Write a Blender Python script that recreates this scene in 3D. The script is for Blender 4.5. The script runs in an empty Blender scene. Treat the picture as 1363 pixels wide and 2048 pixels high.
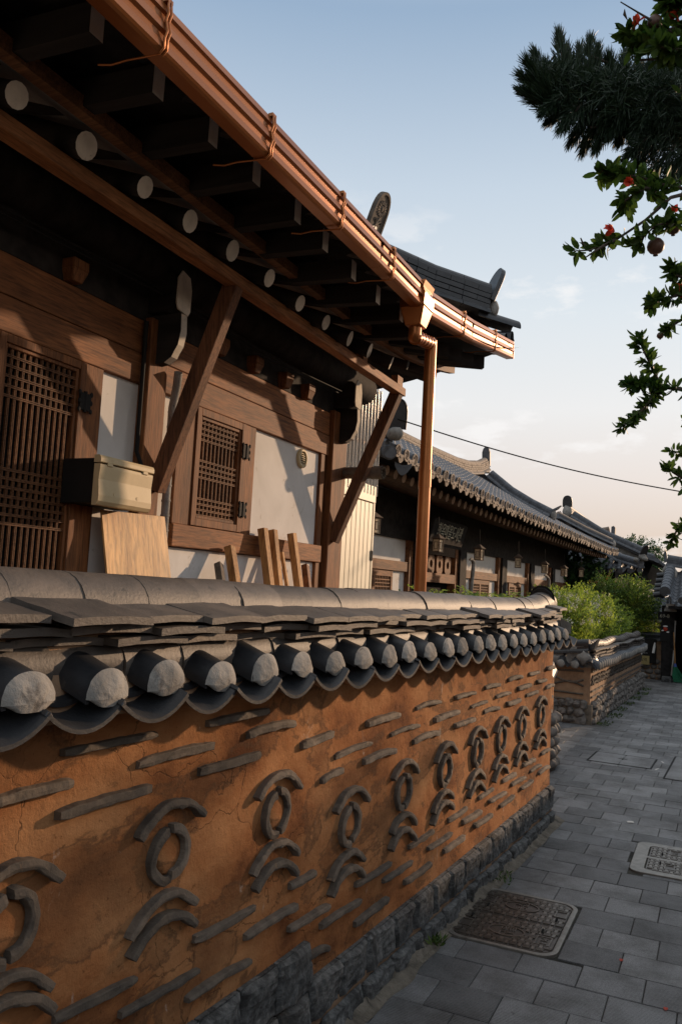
import bpy, bmesh, math, random
from mathutils import Vector, Matrix, noise
R = math.radians
random.seed(7)
S = bpy.context.scene
COL = S.collection

# ---------------------------------------------------------------- camera
EYE = Vector((0.0, 0.0, 1.9))
YAW, PITCH, ROLL, FPX = R(24.993), R(5.184), R(3.091), 1640.0
FW = Vector((-math.sin(YAW)*math.cos(PITCH), math.cos(YAW)*math.cos(PITCH), math.sin(PITCH)))
RT0 = Vector((math.cos(YAW), math.sin(YAW), 0)); UP0 = RT0.cross(FW)
RT = RT0*math.cos(ROLL) + UP0*math.sin(ROLL); UP = UP0*math.cos(ROLL) - RT0*math.sin(ROLL)
cam = bpy.data.cameras.new('camera'); cob = bpy.data.objects.new('camera', cam); COL.objects.link(cob)
cam.sensor_fit = 'VERTICAL'; cam.sensor_height = 36.0; cam.lens = 36.0*FPX/2048
cam.clip_start = 0.05; cam.clip_end = 3000
m = Matrix((RT, UP, -FW)).transposed().to_4x4(); m.translation = EYE; cob.matrix_world = m
S.camera = cob

# ---------------------------------------------------------------- sky, sun, exposure
SUN_EL, SUN_AZ = R(13.0), R(26.0)       # azimuth measured from +Y (along the lane) towards +X
S.view_settings.view_transform = 'Standard'; S.view_settings.look = 'None'
S.view_settings.gamma = 1.0; S.view_settings.exposure = 0.5
W = bpy.data.worlds.new('World'); S.world = W; W.use_nodes = True
nt = W.node_tree; nt.nodes.clear()
sky = nt.nodes.new('ShaderNodeTexSky'); sky.sky_type = 'NISHITA'; sky.sun_disc = False
sky.sun_elevation = SUN_EL; sky.sun_rotation = SUN_AZ
sky.air_density = 1.0; sky.dust_density = 1.2; sky.ozone_density = 2.0; sky.altitude = 50
bg = nt.nodes.new('ShaderNodeBackground'); bg.inputs['Strength'].default_value = 0.1
wo = nt.nodes.new('ShaderNodeOutputWorld')
tc = nt.nodes.new('ShaderNodeTexCoord')
# hazy evening sky: the Nishita sky, veiled towards the horizon by bright warm haze, with thin streaks of cloud
L = nt.links.new
sx = nt.nodes.new('ShaderNodeSeparateXYZ'); L(tc.outputs['Generated'], sx.inputs[0])
rp = nt.nodes.new('ShaderNodeValToRGB'); e = rp.color_ramp.elements
STOPS = [(0.0,(0.50,0.385,0.315)),(0.06,(0.54,0.435,0.365)),(0.13,(0.61,0.545,0.505)),(0.22,(0.635,0.63,0.625)),(0.33,(0.55,0.595,0.63)),(0.45,(0.43,0.50,0.575)),(0.60,(0.235,0.325,0.445)),(0.72,(0.44,0.48,0.53)),(1.0,(0.78,0.79,0.80))]
while len(e) < len(STOPS): e.new(0.5)
for i, (p_, c_) in enumerate(STOPS): e[i].position = p_; e[i].color = (*[10*q for q in c_], 1)
L(sx.outputs['Z'], rp.inputs[0])
gam = nt.nodes.new('ShaderNodeGamma'); gam.inputs['Gamma'].default_value = 0.8
mh_ = nt.nodes.new('ShaderNodeMix'); mh_.data_type = 'RGBA'; mh_.inputs[0].default_value = 0.92
mp = nt.nodes.new('ShaderNodeMapping'); mp.inputs['Scale'].default_value = (4.0, 4.0, 11.0); mp.inputs['Rotation'].default_value = (0.12, 0.22, 0.5)
n1 = nt.nodes.new('ShaderNodeTexNoise'); n1.inputs['Scale'].default_value = 3.4; n1.inputs['Detail'].default_value = 8; n1.inputs['Roughness'].default_value = 0.62
n2 = nt.nodes.new('ShaderNodeTexNoise'); n2.inputs['Scale'].default_value = 0.9; n2.inputs['Detail'].default_value = 2
mm = nt.nodes.new('ShaderNodeMath'); mm.operation = 'MULTIPLY'
cr = nt.nodes.new('ShaderNodeValToRGB'); cr.color_ramp.elements[0].position = 0.272; cr.color_ramp.elements[1].position = 0.36
cr.color_ramp.elements[0].color = (0,0,0,1); cr.color_ramp.elements[1].color = (0.62,0.62,0.62,1)
zm = nt.nodes.new('ShaderNodeMapRange'); zm.inputs['From Min'].default_value = 0.46; zm.inputs['From Max'].default_value = 0.36; zm.clamp = True
m3 = nt.nodes.new('ShaderNodeMath'); m3.operation = 'MULTIPLY'
mx = nt.nodes.new('ShaderNodeMix'); mx.data_type = 'RGBA'; mx.inputs[7].default_value = (6.9, 6.8, 6.75, 1)
L(tc.outputs['Generated'], mp.inputs[0]); L(mp.outputs[0], n1.inputs['Vector']); L(mp.outputs[0], n2.inputs['Vector'])
L(n1.outputs['Fac'], mm.inputs[0]); L(n2.outputs['Fac'], mm.inputs[1]); L(mm.outputs[0], cr.inputs[0])
L(sx.outputs['Z'], zm.inputs[0]); L(cr.outputs[0], m3.inputs[0]); L(zm.outputs[0], m3.inputs[1])
L(sky.outputs[0], gam.inputs[0]); L(gam.outputs[0], mh_.inputs[6]); L(rp.outputs[0], mh_.inputs[7])
L(mh_.outputs[2], mx.inputs[6]); L(m3.outputs[0], mx.inputs[0]); L(mx.outputs[2], bg.inputs['Color']); L(bg.outputs[0], wo.inputs['Surface'])

sl = bpy.data.lights.new('sun', 'SUN'); so = bpy.data.objects.new('sun', sl); COL.objects.link(so)
sl.energy = 2.7; sl.angle = R(1.0); sl.color = (1.0, 0.68, 0.43)
SUNDIR = Vector((math.sin(SUN_AZ)*math.cos(SUN_EL), math.cos(SUN_AZ)*math.cos(SUN_EL), math.sin(SUN_EL)))
so.rotation_euler = (-SUNDIR).to_track_quat('-Z', 'Y').to_euler(); so.location = SUNDIR*60

# ---------------------------------------------------------------- helpers
def ray(x, y):                      # direction seen at a pixel of the photograph (1363 x 2048)
    return FW*FPX + RT*(x-681.5) - UP*(y-1024.0)
def at(x, y, axis, val):            # the point of a real plane (x/y/z = val) seen at that pixel
    d = ray(x, y); k = 'xyz'.index(axis); return EYE + d*((val-EYE[k])/d[k])
def onplane(x, y, p0, n):
    d = ray(x, y); return EYE + d*((p0-EYE).dot(n)/d.dot(n))

class MB:
    def __init__(s): s.v = []; s.f = []; s.sm = []; s.mi = []; s.cur = 0
    def add(s, vs, fs, smooth=False):
        b = len(s.v); s.v += [tuple(p) for p in vs]; s.f += [tuple(i+b for i in q) for q in fs]; s.sm += [smooth]*len(fs); s.mi += [s.cur]*len(fs)
    def hexa(s, p):                 # 8 corners: 0-3 bottom ring, 4-7 top ring
        s.add(p, [(3,2,1,0),(4,5,6,7),(0,1,5,4),(1,2,6,5),(2,3,7,6),(3,0,4,7)])
    def box(s, x0, x1, y0, y1, z0, z1):
        s.hexa([(x0,y0,z0),(x1,y0,z0),(x1,y1,z0),(x0,y1,z0),(x0,y0,z1),(x1,y0,z1),(x1,y1,z1),(x0,y1,z1)])
    def bar(s, a, b, w, h, up=(0,0,1)):   # square bar from a to b
        a = Vector(a); b = Vector(b); d = (b-a).normalized(); u = Vector(up); sd = d.cross(u).normalized(); u = sd.cross(d).normalized()
        P = []
        for q in (a, b):
            P += [q-sd*w/2-u*h/2, q+sd*w/2-u*h/2, q+sd*w/2+u*h/2, q-sd*w/2+u*h/2]
        s.add(P, [(0,1,2,3),(7,6,5,4),(4,5,1,0),(5,6,2,1),(6,7,3,2),(7,4,0,3)])
    def tube(s, path, r, n=10, caps=True, smooth=True, up=(0.13,0.21,1)):
        path = [Vector(p) for p in path]; rs = r if isinstance(r, (list, tuple)) else [r]*len(path)
        V = []; prev = None
        for i, p in enumerate(path):
            d = (path[min(i+1, len(path)-1)] - path[max(i-1, 0)]).normalized()
            if prev is None:
                a = d.cross(Vector(up)); a = a if a.length > 1e-4 else d.cross(Vector((1,0,0))); a.normalize()
            else:
                a = (prev - d*prev.dot(d)).normalized()
            prev = a; b = d.cross(a)
            for k in range(n):
                t = 2*math.pi*k/n; V.append(p + (a*math.cos(t)+b*math.sin(t))*rs[i])
        F = []
        for i in range(len(path)-1):
            for k in range(n):
                F.append((i*n+k, i*n+(k+1)%n, (i+1)*n+(k+1)%n, (i+1)*n+k))
        s.add(V, F, smooth)
        if caps:
            s.add(V[:n], [tuple(reversed(range(n)))]); s.add(V[-n:], [tuple(range(n))])
    def grid(s, fn, nu, nv, smooth=True, flip=False):
        V = [fn(i/nu, j/nv) for j in range(nv+1) for i in range(nu+1)]
        F = []
        for j in range(nv):
            for i in range(nu):
                a = j*(nu+1)+i; q = (a, a+1, a+nu+2, a+nu+1); F.append(q[::-1] if flip else q)
        s.add(V, F, smooth)
    def extrude(s, prof, a, b, frame=None, closed=True, smooth=False):   # profile of (p,q) swept from a to b; frame=(P,Q) axes
        P, Q = frame; P = Vector(P); Q = Vector(Q); a = Vector(a); b = Vector(b); n = len(prof)
        V = [a+P*p+Q*q for p, q in prof] + [b+P*p+Q*q for p, q in prof]
        rng = n if closed else n-1
        s.add(V, [(k, (k+1) % n, n+(k+1) % n, n+k) for k in range(rng)], smooth)
        if closed: s.add(V[:n], [tuple(reversed(range(n)))]); s.add(V[n:], [tuple(range(n))])
    def shell(s, prof, a, b, frame, t, smooth=True):   # open curved tile: profile list, given thickness t (offset along profile normal)
        n = len(prof); out = []
        for i, (p, q) in enumerate(prof):
            p0 = prof[max(i-1, 0)]; p1 = prof[min(i+1, n-1)]; dx, dy = p1[0]-p0[0], p1[1]-p0[1]; l = math.hypot(dx, dy) or 1
            out.append((p+dy/l*t, q-dx/l*t))
        P, Q = frame; P = Vector(P); Q = Vector(Q); a = Vector(a); b = Vector(b)
        def ring(c, pr): return [c+P*p+Q*q for p, q in pr]
        V = ring(a, prof)+ring(b, prof)+ring(a, out)+ring(b, out)
        s.add(V, [(k, k+1, n+k+1, n+k) for k in range(n-1)], smooth)
        s.add(V, [(2*n+k+1, 2*n+k, 3*n+k, 3*n+k+1) for k in range(n-1)], smooth)
        s.add(V, [(k+1, k, 2*n+k, 2*n+k+1) for k in range(n-1)] + [(n+k, n+k+1, 3*n+k+1, 3*n+k) for k in range(n-1)]
              + [(0, n, 3*n, 2*n), (n-1, 3*n-1, 4*n-1, 2*n-1)])
    def blob(s, c, r, nu=10, nv=6, k=0.15, seed=0.0, smooth=True):
        c = Vector(c); r = Vector(r) if not isinstance(r, (int, float)) else Vector((r, r, r))
        def fn(u, v):
            th = u*2*math.pi; ph = (v-0.5)*math.pi
            d = Vector((math.cos(ph)*math.cos(th), math.cos(ph)*math.sin(th), math.sin(ph)))
            q = 1+k*noise.noise(d*1.7+Vector((seed, seed*1.3, -seed)))
            return c+Vector((d.x*r.x, d.y*r.y, d.z*r.z))*q
        s.grid(fn, nu, nv, smooth)
    def mesh(s, name, mats):
        me = bpy.data.meshes.new(name); me.from_pydata(s.v, [], s.f)
        me.polygons.foreach_set('use_smooth', s.sm); me.polygons.foreach_set('material_index', s.mi)
        for mt in (mats if isinstance(mats, (list, tuple)) else [mats]): me.materials.append(mt)
        me.update(); return me

def link(o, parent=None):
    COL.objects.link(o)
    if parent: o.parent = parent
    return o
def tagit(o, label=None, cat=None, group=None, kind=None):
    for k, v in (('label', label), ('category', cat), ('group', group), ('kind', kind)):
        if v: o[k] = v
    return o
def thing(name, label, cat, loc=(0,0,0), rz=0, group=None, kind=None):
    o = bpy.data.objects.new(name, None); o.empty_display_size = 0.1; o.location = loc; o.rotation_euler = (0,0,rz)
    link(o); return tagit(o, label, cat, group, kind)
def part(name, mb, mat, parent, loc=None, rot=None, bevel=0, seg=1, label=None, world=False, sub=0, kind=None):
    """one mesh part; vertices in the parent's space (world=True: given in world space, parent unrotated at its location)"""
    if world:
        pm = parent.matrix_basis.inverted() if parent.parent is None else (parent.parent.matrix_basis @ parent.matrix_basis).inverted()
        mb.v = [tuple(pm @ Vector(p)) for p in mb.v]
    # origin at the lowest-centre of the part
    if loc is None and mb.v:
        xs, ys, zs = zip(*mb.v); c = Vector(((min(xs)+max(xs))/2, (min(ys)+max(ys))/2, min(zs)))
        mb.v = [(x-c.x, y-c.y, z-c.z) for x, y, z in mb.v]; loc = c
    o = bpy.data.objects.new(name, mb.mesh(name, mat)); o.location = loc or (0,0,0)
    if rot: o.rotation_euler = rot
    if bevel:
        b = o.modifiers.new('bevel', 'BEVEL'); b.width = bevel; b.segments = seg; b.limit_method = 'ANGLE'; b.angle_limit = R(40)
    if sub:
        b = o.modifiers.new('sub', 'SUBSURF'); b.levels = sub; b.render_levels = sub
    link(o, parent); return tagit(o, label, kind=kind)
def solo(name, label, cat, mb, mat, group=None, kind=None, bevel=0, seg=1):
    o = part(name, mb, mat, None, bevel=bevel, seg=seg)
    return tagit(o, label, cat, group, kind)
def dup(o, loc, parent=None, rot=None, scale=None, deep=True):
    c = o.copy(); COL.objects.link(c); c.location = loc
    if rot is not None: c.rotation_euler = rot
    if scale is not None: c.scale = scale
    if parent: c.parent = parent
    if deep:
        for ch in list(o.children):
            k = ch.copy(); COL.objects.link(k); k.parent = c
            for g in list(ch.children):
                q = g.copy(); COL.objects.link(q); q.parent = k
    return c
def rn(a, b): return random.uniform(a, b)

# ---------------------------------------------------------------- materials
def newmat(name):
    mt = bpy.data.materials.new(name); mt.use_nodes = True; n = mt.node_tree; n.nodes.clear()
    o = n.nodes.new('ShaderNodeOutputMaterial'); b = n.nodes.new('ShaderNodeBsdfPrincipled'); n.links.new(b.outputs[0], o.inputs[0])
    return mt, n, b
def nnode(n, t, **kw):
    x = n.nodes.new(t)
    for k, v in kw.items():
        if k in x.inputs: x.inputs[k].default_value = v
        else: setattr(x, k, v)
    return x
def coords(n, scale=(1,1,1), kind='Object', rnd=True):
    tcn = n.nodes.new('ShaderNodeTexCoord'); mpn = n.nodes.new('ShaderNodeMapping'); mpn.inputs['Scale'].default_value = scale
    if kind == 'World':
        g = n.nodes.new('ShaderNodeNewGeometry'); n.links.new(g.outputs['Position'], mpn.inputs[0])
    else:
        n.links.new(tcn.outputs[kind], mpn.inputs[0])
        if rnd:
            oi = n.nodes.new('ShaderNodeObjectInfo'); ml = n.nodes.new('ShaderNodeVectorMath'); ml.operation = 'SCALE'
            ml.inputs[0].default_value = (37, 53, 71); n.links.new(oi.outputs['Random'], ml.inputs['Scale']); n.links.new(ml.outputs[0], mpn.inputs['Location'])
    return mpn.outputs[0]
def ramp(n, fac, stops):
    c = n.nodes.new('ShaderNodeValToRGB'); e = c.color_ramp.elements
    while len(e) < len(stops): e.new(0.5)
    for i, (p, col) in enumerate(stops):
        e[i].position = p; e[i].color = (*col, 1) if len(col) == 3 else col
    n.links.new(fac, c.inputs[0]); return c.outputs[0]
def mix(n, a, b, fac, mode='MIX'):
    x = n.nodes.new('ShaderNodeMix'); x.data_type = 'RGBA'; x.blend_type = mode
    for inp, v in ((x.inputs[6], a), (x.inputs[7], b), (x.inputs[0], fac)):
        if hasattr(v, 'is_linked') or hasattr(v, 'links'): n.links.new(v, inp)
        else: inp.default_value = v if isinstance(v, (int, float)) else ((*v, 1) if len(v) == 3 else v)
    return x.outputs[2]
def bump(n, b, h, strength=0.3, dist=0.01, prev=None):
    x = n.nodes.new('ShaderNodeBump'); x.inputs['Strength'].default_value = strength; x.inputs['Distance'].default_value = dist
    n.links.new(h, x.inputs['Height'])
    if prev is not None: n.links.new(prev, x.inputs['Normal'])
    n.links.new(x.outputs[0], b.inputs['Normal']); return x.outputs[0]
def nz(n, v, scale, detail=4, rough=0.55, dist=0.0):
    x = nnode(n, 'ShaderNodeTexNoise', Scale=scale, Detail=detail, Roughness=rough, Distortion=dist); n.links.new(v, x.inputs['Vector']); return x.outputs['Fac']
def rand_val(n, amt):
    oi = n.nodes.new('ShaderNodeObjectInfo'); mr = nnode(n, 'ShaderNodeMapRange'); mr.inputs['To Min'].default_value = 1-amt; mr.inputs['To Max'].default_value = 1+amt
    n.links.new(oi.outputs['Random'], mr.inputs[0]); return mr.outputs[0]
def scale_col(n, c, v):
    x = n.nodes.new('ShaderNodeVectorMath'); x.operation = 'SCALE'; n.links.new(c, x.inputs[0]); n.links.new(v, x.inputs['Scale']); return x.outputs[0]

def mottled(name, c0, c1, scale=6, rough=0.8, bstr=0.3, bdist=0.01, bscale=60, kind='Object', spots=None, rnd=0.0, metal=0.0, spec=0.5, stretch=(1,1,1), detail=6, spot_scale=2.5, spot_at=0.58):
    mt, n, b = newmat(name); v = coords(n, stretch, kind)
    c = ramp(n, nz(n, v, scale, detail, 0.62, 0.3), [(0.32, c0), (0.68, c1)])
    if spots: c = mix(n, c, spots, ramp(n, nz(n, v, spot_scale, 7, 0.68, 0.6), [(spot_at, (0,0,0)), (spot_at+0.09, (1,1,1))]))
    if rnd: c = scale_col(n, c, rand_val(n, rnd))
    n.links.new(c, b.inputs['Base Color']); b.inputs['Roughness'].default_value = rough; b.inputs['Metallic'].default_value = metal
    b.inputs['Specular IOR Level'].default_value = spec
    if bstr: bump(n, b, nz(n, v, bscale, 6, 0.65), bstr, bdist)
    return mt
def wood(name, c0, c1, axis='y', rough=0.7, rnd=0.15, grain=22, spec=0.3):
    sc = {'x': (0.07,1,1), 'y': (1,0.07,1), 'z': (1,1,0.07)}[axis]
    mt, n, b = newmat(name); v = coords(n, sc)
    g = nz(n, v, grain, 5, 0.6, 1.2); g2 = nz(n, v, grain*5, 3, 0.6, 0.4)
    c = ramp(n, g, [(0.3, c0), (0.55, c1), (0.72, tuple(0.6*x for x in c1))])
    dark = ramp(n, g2, [(0.36, (0.55,0.55,0.55)), (0.56, (1,1,1))])
    c = mix(n, c, dark, 1.0, 'MULTIPLY')
    v2 = coords(n, tuple(0.4+0.6*q for q in sc)); c = mix(n, c, ramp(n, nz(n, v2, 4.5, 5, 0.6), [(0.35, (0.5,0.47,0.44)), (0.65, (1.1,1.1,1.1))]), 0.75, 'MULTIPLY')
    c = scale_col(n, c, rand_val(n, rnd)); n.links.new(c, b.inputs['Base Color'])
    b.inputs['Roughness'].default_value = rough; b.inputs['Specular IOR Level'].default_value = spec
    bump(n, b, g2, 0.35, 0.004); return mt
def plain(name, c, rough=0.6, metal=0.0, spec=0.5, emit=None):
    mt, n, b = newmat(name); v = coords(n)
    k = ramp(n, nz(n, v, 9, 5), [(0.3, tuple(0.82*x for x in c)), (0.7, tuple(1.1*x for x in c))])
    n.links.new(k, b.inputs['Base Color']); b.inputs['Roughness'].default_value = rough; b.inputs['Metallic'].default_value = metal; b.inputs['Specular IOR Level'].default_value = spec
    return mt
def leafmat(name, c0, c1, trans=0.35, rough=0.5):
    mt, n, b = newmat(name); g = n.nodes.new('ShaderNodeNewGeometry')
    c = ramp(n, g.outputs['Random Per Island'], [(0.0, c0), (1.0, c1)])
    n.links.new(c, b.inputs['Base Color']); b.inputs['Roughness'].default_value = rough; b.inputs['Specular IOR Level'].default_value = 0.3
    t = n.nodes.new('ShaderNodeBsdfTranslucent'); n.links.new(c, t.inputs['Color'])
    ms = n.nodes.new('ShaderNodeMixShader'); ms.inputs[0].default_value = trans
    out = [x for x in n.nodes if x.type == 'OUTPUT_MATERIAL'][0]
    n.links.new(b.outputs[0], ms.inputs[1]); n.links.new(t.outputs[0], ms.inputs[2]); n.links.new(ms.outputs[0], out.inputs[0]); return mt

M = {}
def earth_plaster():
    mt, n, b = newmat('earth_plaster'); v = coords(n, (1,1,1), 'Object', False); vs = coords(n, (1,0.55,1.05), 'Object', False)
    c = ramp(n, nz(n, vs, 3.4, 9, 0.62, 0.1), [(0.33, (0.13,0.047,0.018)), (0.46, (0.32,0.130,0.048)), (0.68, (0.47,0.232,0.100))])
    # damp patches with a dark rim
    d = nz(n, vs, 3.0, 8, 0.62, 0.4)
    c = mix(n, c, (0.12,0.062,0.032), ramp(n, d, [(0.525, (0,0,0)), (0.55, (0.75,)*3), (0.575, (0.30,)*3), (0.70, (0.6,)*3)]))
    fl = nz(n, coords(n, (1,1,0.5), 'Object', False), 7.5, 8, 0.75, 0.8)
    c = mix(n, c, (0.58,0.50,0.42), ramp(n, fl, [(0.64, (0,0,0)), (0.71, (0.6,)*3)]))
    vo = nnode(n, 'ShaderNodeTexVoronoi', Scale=3.2, feature='DISTANCE_TO_EDGE'); dv = nnode(n, 'ShaderNodeTexNoise', Scale=4.0, Detail=6.0)
    n.links.new(v, dv.inputs['Vector']); vm = mix(n, v, dv.outputs['Color'], 0.22); n.links.new(vm, vo.inputs['Vector'])
    gate = ramp(n, nz(n, v, 0.9, 3), [(0.5, (0,0,0)), (0.56, (1,1,1))])
    crack = mix(n, (0,0,0), ramp(n, vo.outputs['Distance'], [(0.0, (1,1,1)), (0.007, (0,0,0))]), gate)
    c = mix(n, c, (0.07,0.035,0.018), mix(n, (0,0,0), crack, 0.7))
    sp = ramp(n, nz(n, v, 55, 4, 0.7), [(0.62, (1,1,1)), (0.70, (0.45,0.4,0.36))]); c = mix(n, c, sp, 0.8, 'MULTIPLY')
    n.links.new(c, b.inputs['Base Color']); b.inputs['Roughness'].default_value = 0.92; b.inputs['Specular IOR Level'].default_value = 0.15
    p = bump(n, b, nz(n, v, 9, 8, 0.7), 0.5, 0.03); p = bump(n, b, nz(n, v, 130, 5, 0.7), 0.4, 0.004, p)
    inv = n.nodes.new('ShaderNodeInvert'); n.links.new(crack, inv.inputs['Color']); bump(n, b, inv.outputs[0], 0.5, 0.004, p)
    return mt
M['earth'] = earth_plaster()
M['tile_brown'] = mottled('weathered_tile', (0.048,0.040,0.034), (0.118,0.092,0.072), 7, 0.58, 0.5, 0.004, 90, spots=(0.026,0.023,0.02), rnd=0.30, spot_scale=16, spot_at=0.58)
M['tile_black'] = mottled('dark_roof_tile', (0.012,0.013,0.015), (0.034,0.034,0.036), 8, 0.42, 0.4, 0.003, 80, spots=(0.09,0.08,0.07), rnd=0.22, spot_scale=11, spot_at=0.66)
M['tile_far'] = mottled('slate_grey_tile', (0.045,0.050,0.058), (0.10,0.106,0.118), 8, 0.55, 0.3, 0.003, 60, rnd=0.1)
M['tile_tan'] = mottled('tan_ridge_tile', (0.15,0.115,0.088), (0.29,0.225,0.17), 9, 0.75, 0.4, 0.004, 60, rnd=0.15, spots=(0.1,0.08,0.07), spot_scale=14)
M['shard'] = mottled('broken_tile', (0.070,0.056,0.044), (0.155,0.122,0.092), 14, 0.85, 0.7, 0.006, 55, spots=(0.26,0.17,0.10), rnd=0.28, spot_scale=9, spot_at=0.63)
M['mortar'] = mottled('lime_mortar', (0.15,0.14,0.125), (0.31,0.29,0.26), 7, 0.92, 0.8, 0.006, 55, spots=(0.11,0.10,0.09), rnd=0.16, spot_scale=8)
M['granite'] = mottled('split_granite', (0.035,0.035,0.034), (0.17,0.168,0.16), 34, 0.85, 0.9, 0.012, 48, spots=(0.035,0.034,0.032), rnd=0.2, spot_scale=6, spot_at=0.52)
M['cobble'] = mottled('field_stone', (0.095,0.088,0.08), (0.25,0.22,0.19), 9, 0.85, 0.6, 0.008, 40, spots=(0.05,0.045,0.04), rnd=0.35, spot_scale=5)
M['clay'] = mottled('clay_joint', (0.22,0.13,0.075), (0.42,0.26,0.15), 5, 0.95, 0.6, 0.01, 40)
M['wood_y'] = wood('brown_beam_along', (0.13,0.045,0.014), (0.29,0.112,0.037), 'y')
M['wood_z'] = wood('brown_post', (0.12,0.042,0.013), (0.27,0.104,0.035), 'z')
M['wood_x'] = wood('brown_beam_across', (0.12,0.05,0.022), (0.24,0.11,0.048), 'x')
M['brace'] = wood('reddish_brace', (0.10,0.042,0.022), (0.20,0.088,0.042), 'z')
M['beam'] = wood('orange_support_beam', (0.26,0.10,0.038), (0.46,0.20,0.078), 'y')
M['timber'] = wood('fresh_timber', (0.34,0.155,0.05), (0.58,0.31,0.115), 'z', grain=30)
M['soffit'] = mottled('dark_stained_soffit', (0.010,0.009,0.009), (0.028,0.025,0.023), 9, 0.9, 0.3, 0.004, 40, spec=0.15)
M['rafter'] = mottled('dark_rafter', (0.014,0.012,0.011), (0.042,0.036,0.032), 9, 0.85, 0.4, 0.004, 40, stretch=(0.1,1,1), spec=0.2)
M['endgrain'] = mottled('whitewashed_end', (0.58,0.51,0.42), (0.80,0.72,0.60), 11, 0.9, 0.5, 0.004, 45, spots=(0.20,0.16,0.12), rnd=0.16, spot_scale=12, spot_at=0.62, detail=8)
M['white'] = mottled('white_plaster', (0.60,0.57,0.53), (0.72,0.69,0.65), 2.6, 0.9, 0.2, 0.004, 30, spots=(0.44,0.39,0.33), kind='Object', spot_scale=5, spot_at=0.61)
M['copper'] = mottled('brown_gutter_metal', (0.31,0.105,0.029), (0.41,0.150,0.044), 3, 0.32, 0.12, 0.002, 40, metal=0.6, stretch=(1,0.12,1), rnd=0.03, spots=(0.27,0.095,0.04), spot_scale=5, spot_at=0.62)
M['iron'] = plain('black_iron', (0.014,0.013,0.012), 0.75, 0.0, 0.2)
M['cast_worn'] = mottled('worn_cast_iron', (0.10,0.085,0.07), (0.19,0.165,0.14), 12, 0.35, 0.3, 0.002, 160, metal=0.6)
M['whitewash'] = mottled('whitewashed_rafter_end', (0.70,0.64,0.54), (0.86,0.80,0.70), 11, 0.9, 0.4, 0.004, 45, spots=(0.3,0.25,0.2), rnd=0.1, spot_scale=14, spot_at=0.68)
M['cast'] = mottled('cast_iron_cover', (0.055,0.045,0.038), (0.10,0.082,0.068), 12, 0.42, 0.4, 0.002, 160, metal=0.5, spots=(0.035,0.025,0.02), spot_scale=8)
M['steel'] = mottled('worn_steel_frame', (0.16,0.145,0.125), (0.27,0.25,0.22), 14, 0.45, 0.3, 0.002, 120, metal=0.5, spots=(0.09,0.075,0.06))
M['dark'] = plain('dark_interior', (0.006,0.006,0.006), 0.9, spec=0.1)
M['paper'] = plain('lantern_paper', (0.55,0.42,0.27), 0.8)
M['cream'] = mottled('cream_metal', (0.60,0.53,0.38), (0.70,0.63,0.47), 2, 0.5, 0.06, 0.003, 30, spots=(0.45,0.38,0.26), spot_scale=5, spot_at=0.67)
M['beige'] = mottled('beige_plastic', (0.46,0.35,0.19), (0.57,0.44,0.25), 4, 0.6, 0.05, 0.003, 30)
M['ply'] = wood('plywood', (0.48,0.25,0.085), (0.66,0.38,0.145), 'z', grain=9, rough=0.55)
M['black_end'] = M['iron']
M['clay_pale'] = mottled('rafter_infill_plaster', (0.20,0.18,0.16), (0.34,0.31,0.28), 5, 0.95, 0.4, 0.006, 40)
M['soil'] = mottled('sandy_soil', (0.10,0.085,0.065), (0.24,0.205,0.16), 11, 1.0, 1.0, 0.015, 60, kind='World', spots=(0.045,0.04,0.03), spot_scale=7)
M['bark'] = mottled('bark', (0.035,0.027,0.02), (0.08,0.06,0.045), 14, 0.9, 0.8, 0.006, 50, stretch=(1,1,0.3))
M['leaf_pom'] = leafmat('pomegranate_leaf', (0.02,0.055,0.010), (0.075,0.13,0.02), 0.5)
M['leaf_con'] = leafmat('conifer_needle', (0.010,0.024,0.012), (0.028,0.055,0.024), 0.12)
M['leaf_lime'] = leafmat('lime_shrub_leaf', (0.15,0.24,0.025), (0.42,0.50,0.075), 0.55)
M['leaf_dark'] = leafmat('green_shrub_leaf', (0.045,0.105,0.018), (0.15,0.23,0.04), 0.45)
M['leaf_ivy'] = leafmat('vine_leaf', (0.025,0.07,0.022), (0.06,0.13,0.04), 0.25)
M['leaf_red'] = leafmat('reddish_leaf', (0.20,0.10,0.03), (0.30,0.17,0.05), 0.3)
M['blossom'] = leafmat('white_blossom', (0.55,0.55,0.42), (0.75,0.72,0.62), 0.2)
M['flower'] = leafmat('red_blossom', (0.50,0.035,0.02), (0.62,0.08,0.03), 0.35)
M['fruit'] = mottled('pomegranate_rind', (0.07,0.035,0.024), (0.15,0.07,0.045), 14, 0.5, 0.3, 0.002, 60)
M['grass'] = leafmat('weed_leaf', (0.03,0.07,0.012), (0.10,0.14,0.03), 0.2)
# ================================================================ ground and lane
def structure(name, mb, mat, **k): return tagit(part(name, mb, mat, None, **k), kind='structure')
def text_mb(body, size, depth, fn):
    """lettering as real relief: fn maps (x right, y up, z out) of the text to the surface it stands on"""
    cu = bpy.data.curves.new('lettering', 'FONT'); cu.body = body; cu.size = size; cu.extrude = depth/2; cu.align_x = 'CENTER'; cu.align_y = 'CENTER'; cu.resolution_u = 3
    o = bpy.data.objects.new('lettering', cu); COL.objects.link(o)
    me = o.evaluated_get(bpy.context.evaluated_depsgraph_get()).to_mesh(); mb = MB()
    mb.add([fn(v.co.x, v.co.y, v.co.z+depth/2) for v in me.vertices], [tuple(p.vertices) for p in me.polygons])
    bpy.data.objects.remove(o); bpy.data.curves.remove(cu); return mb

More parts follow.
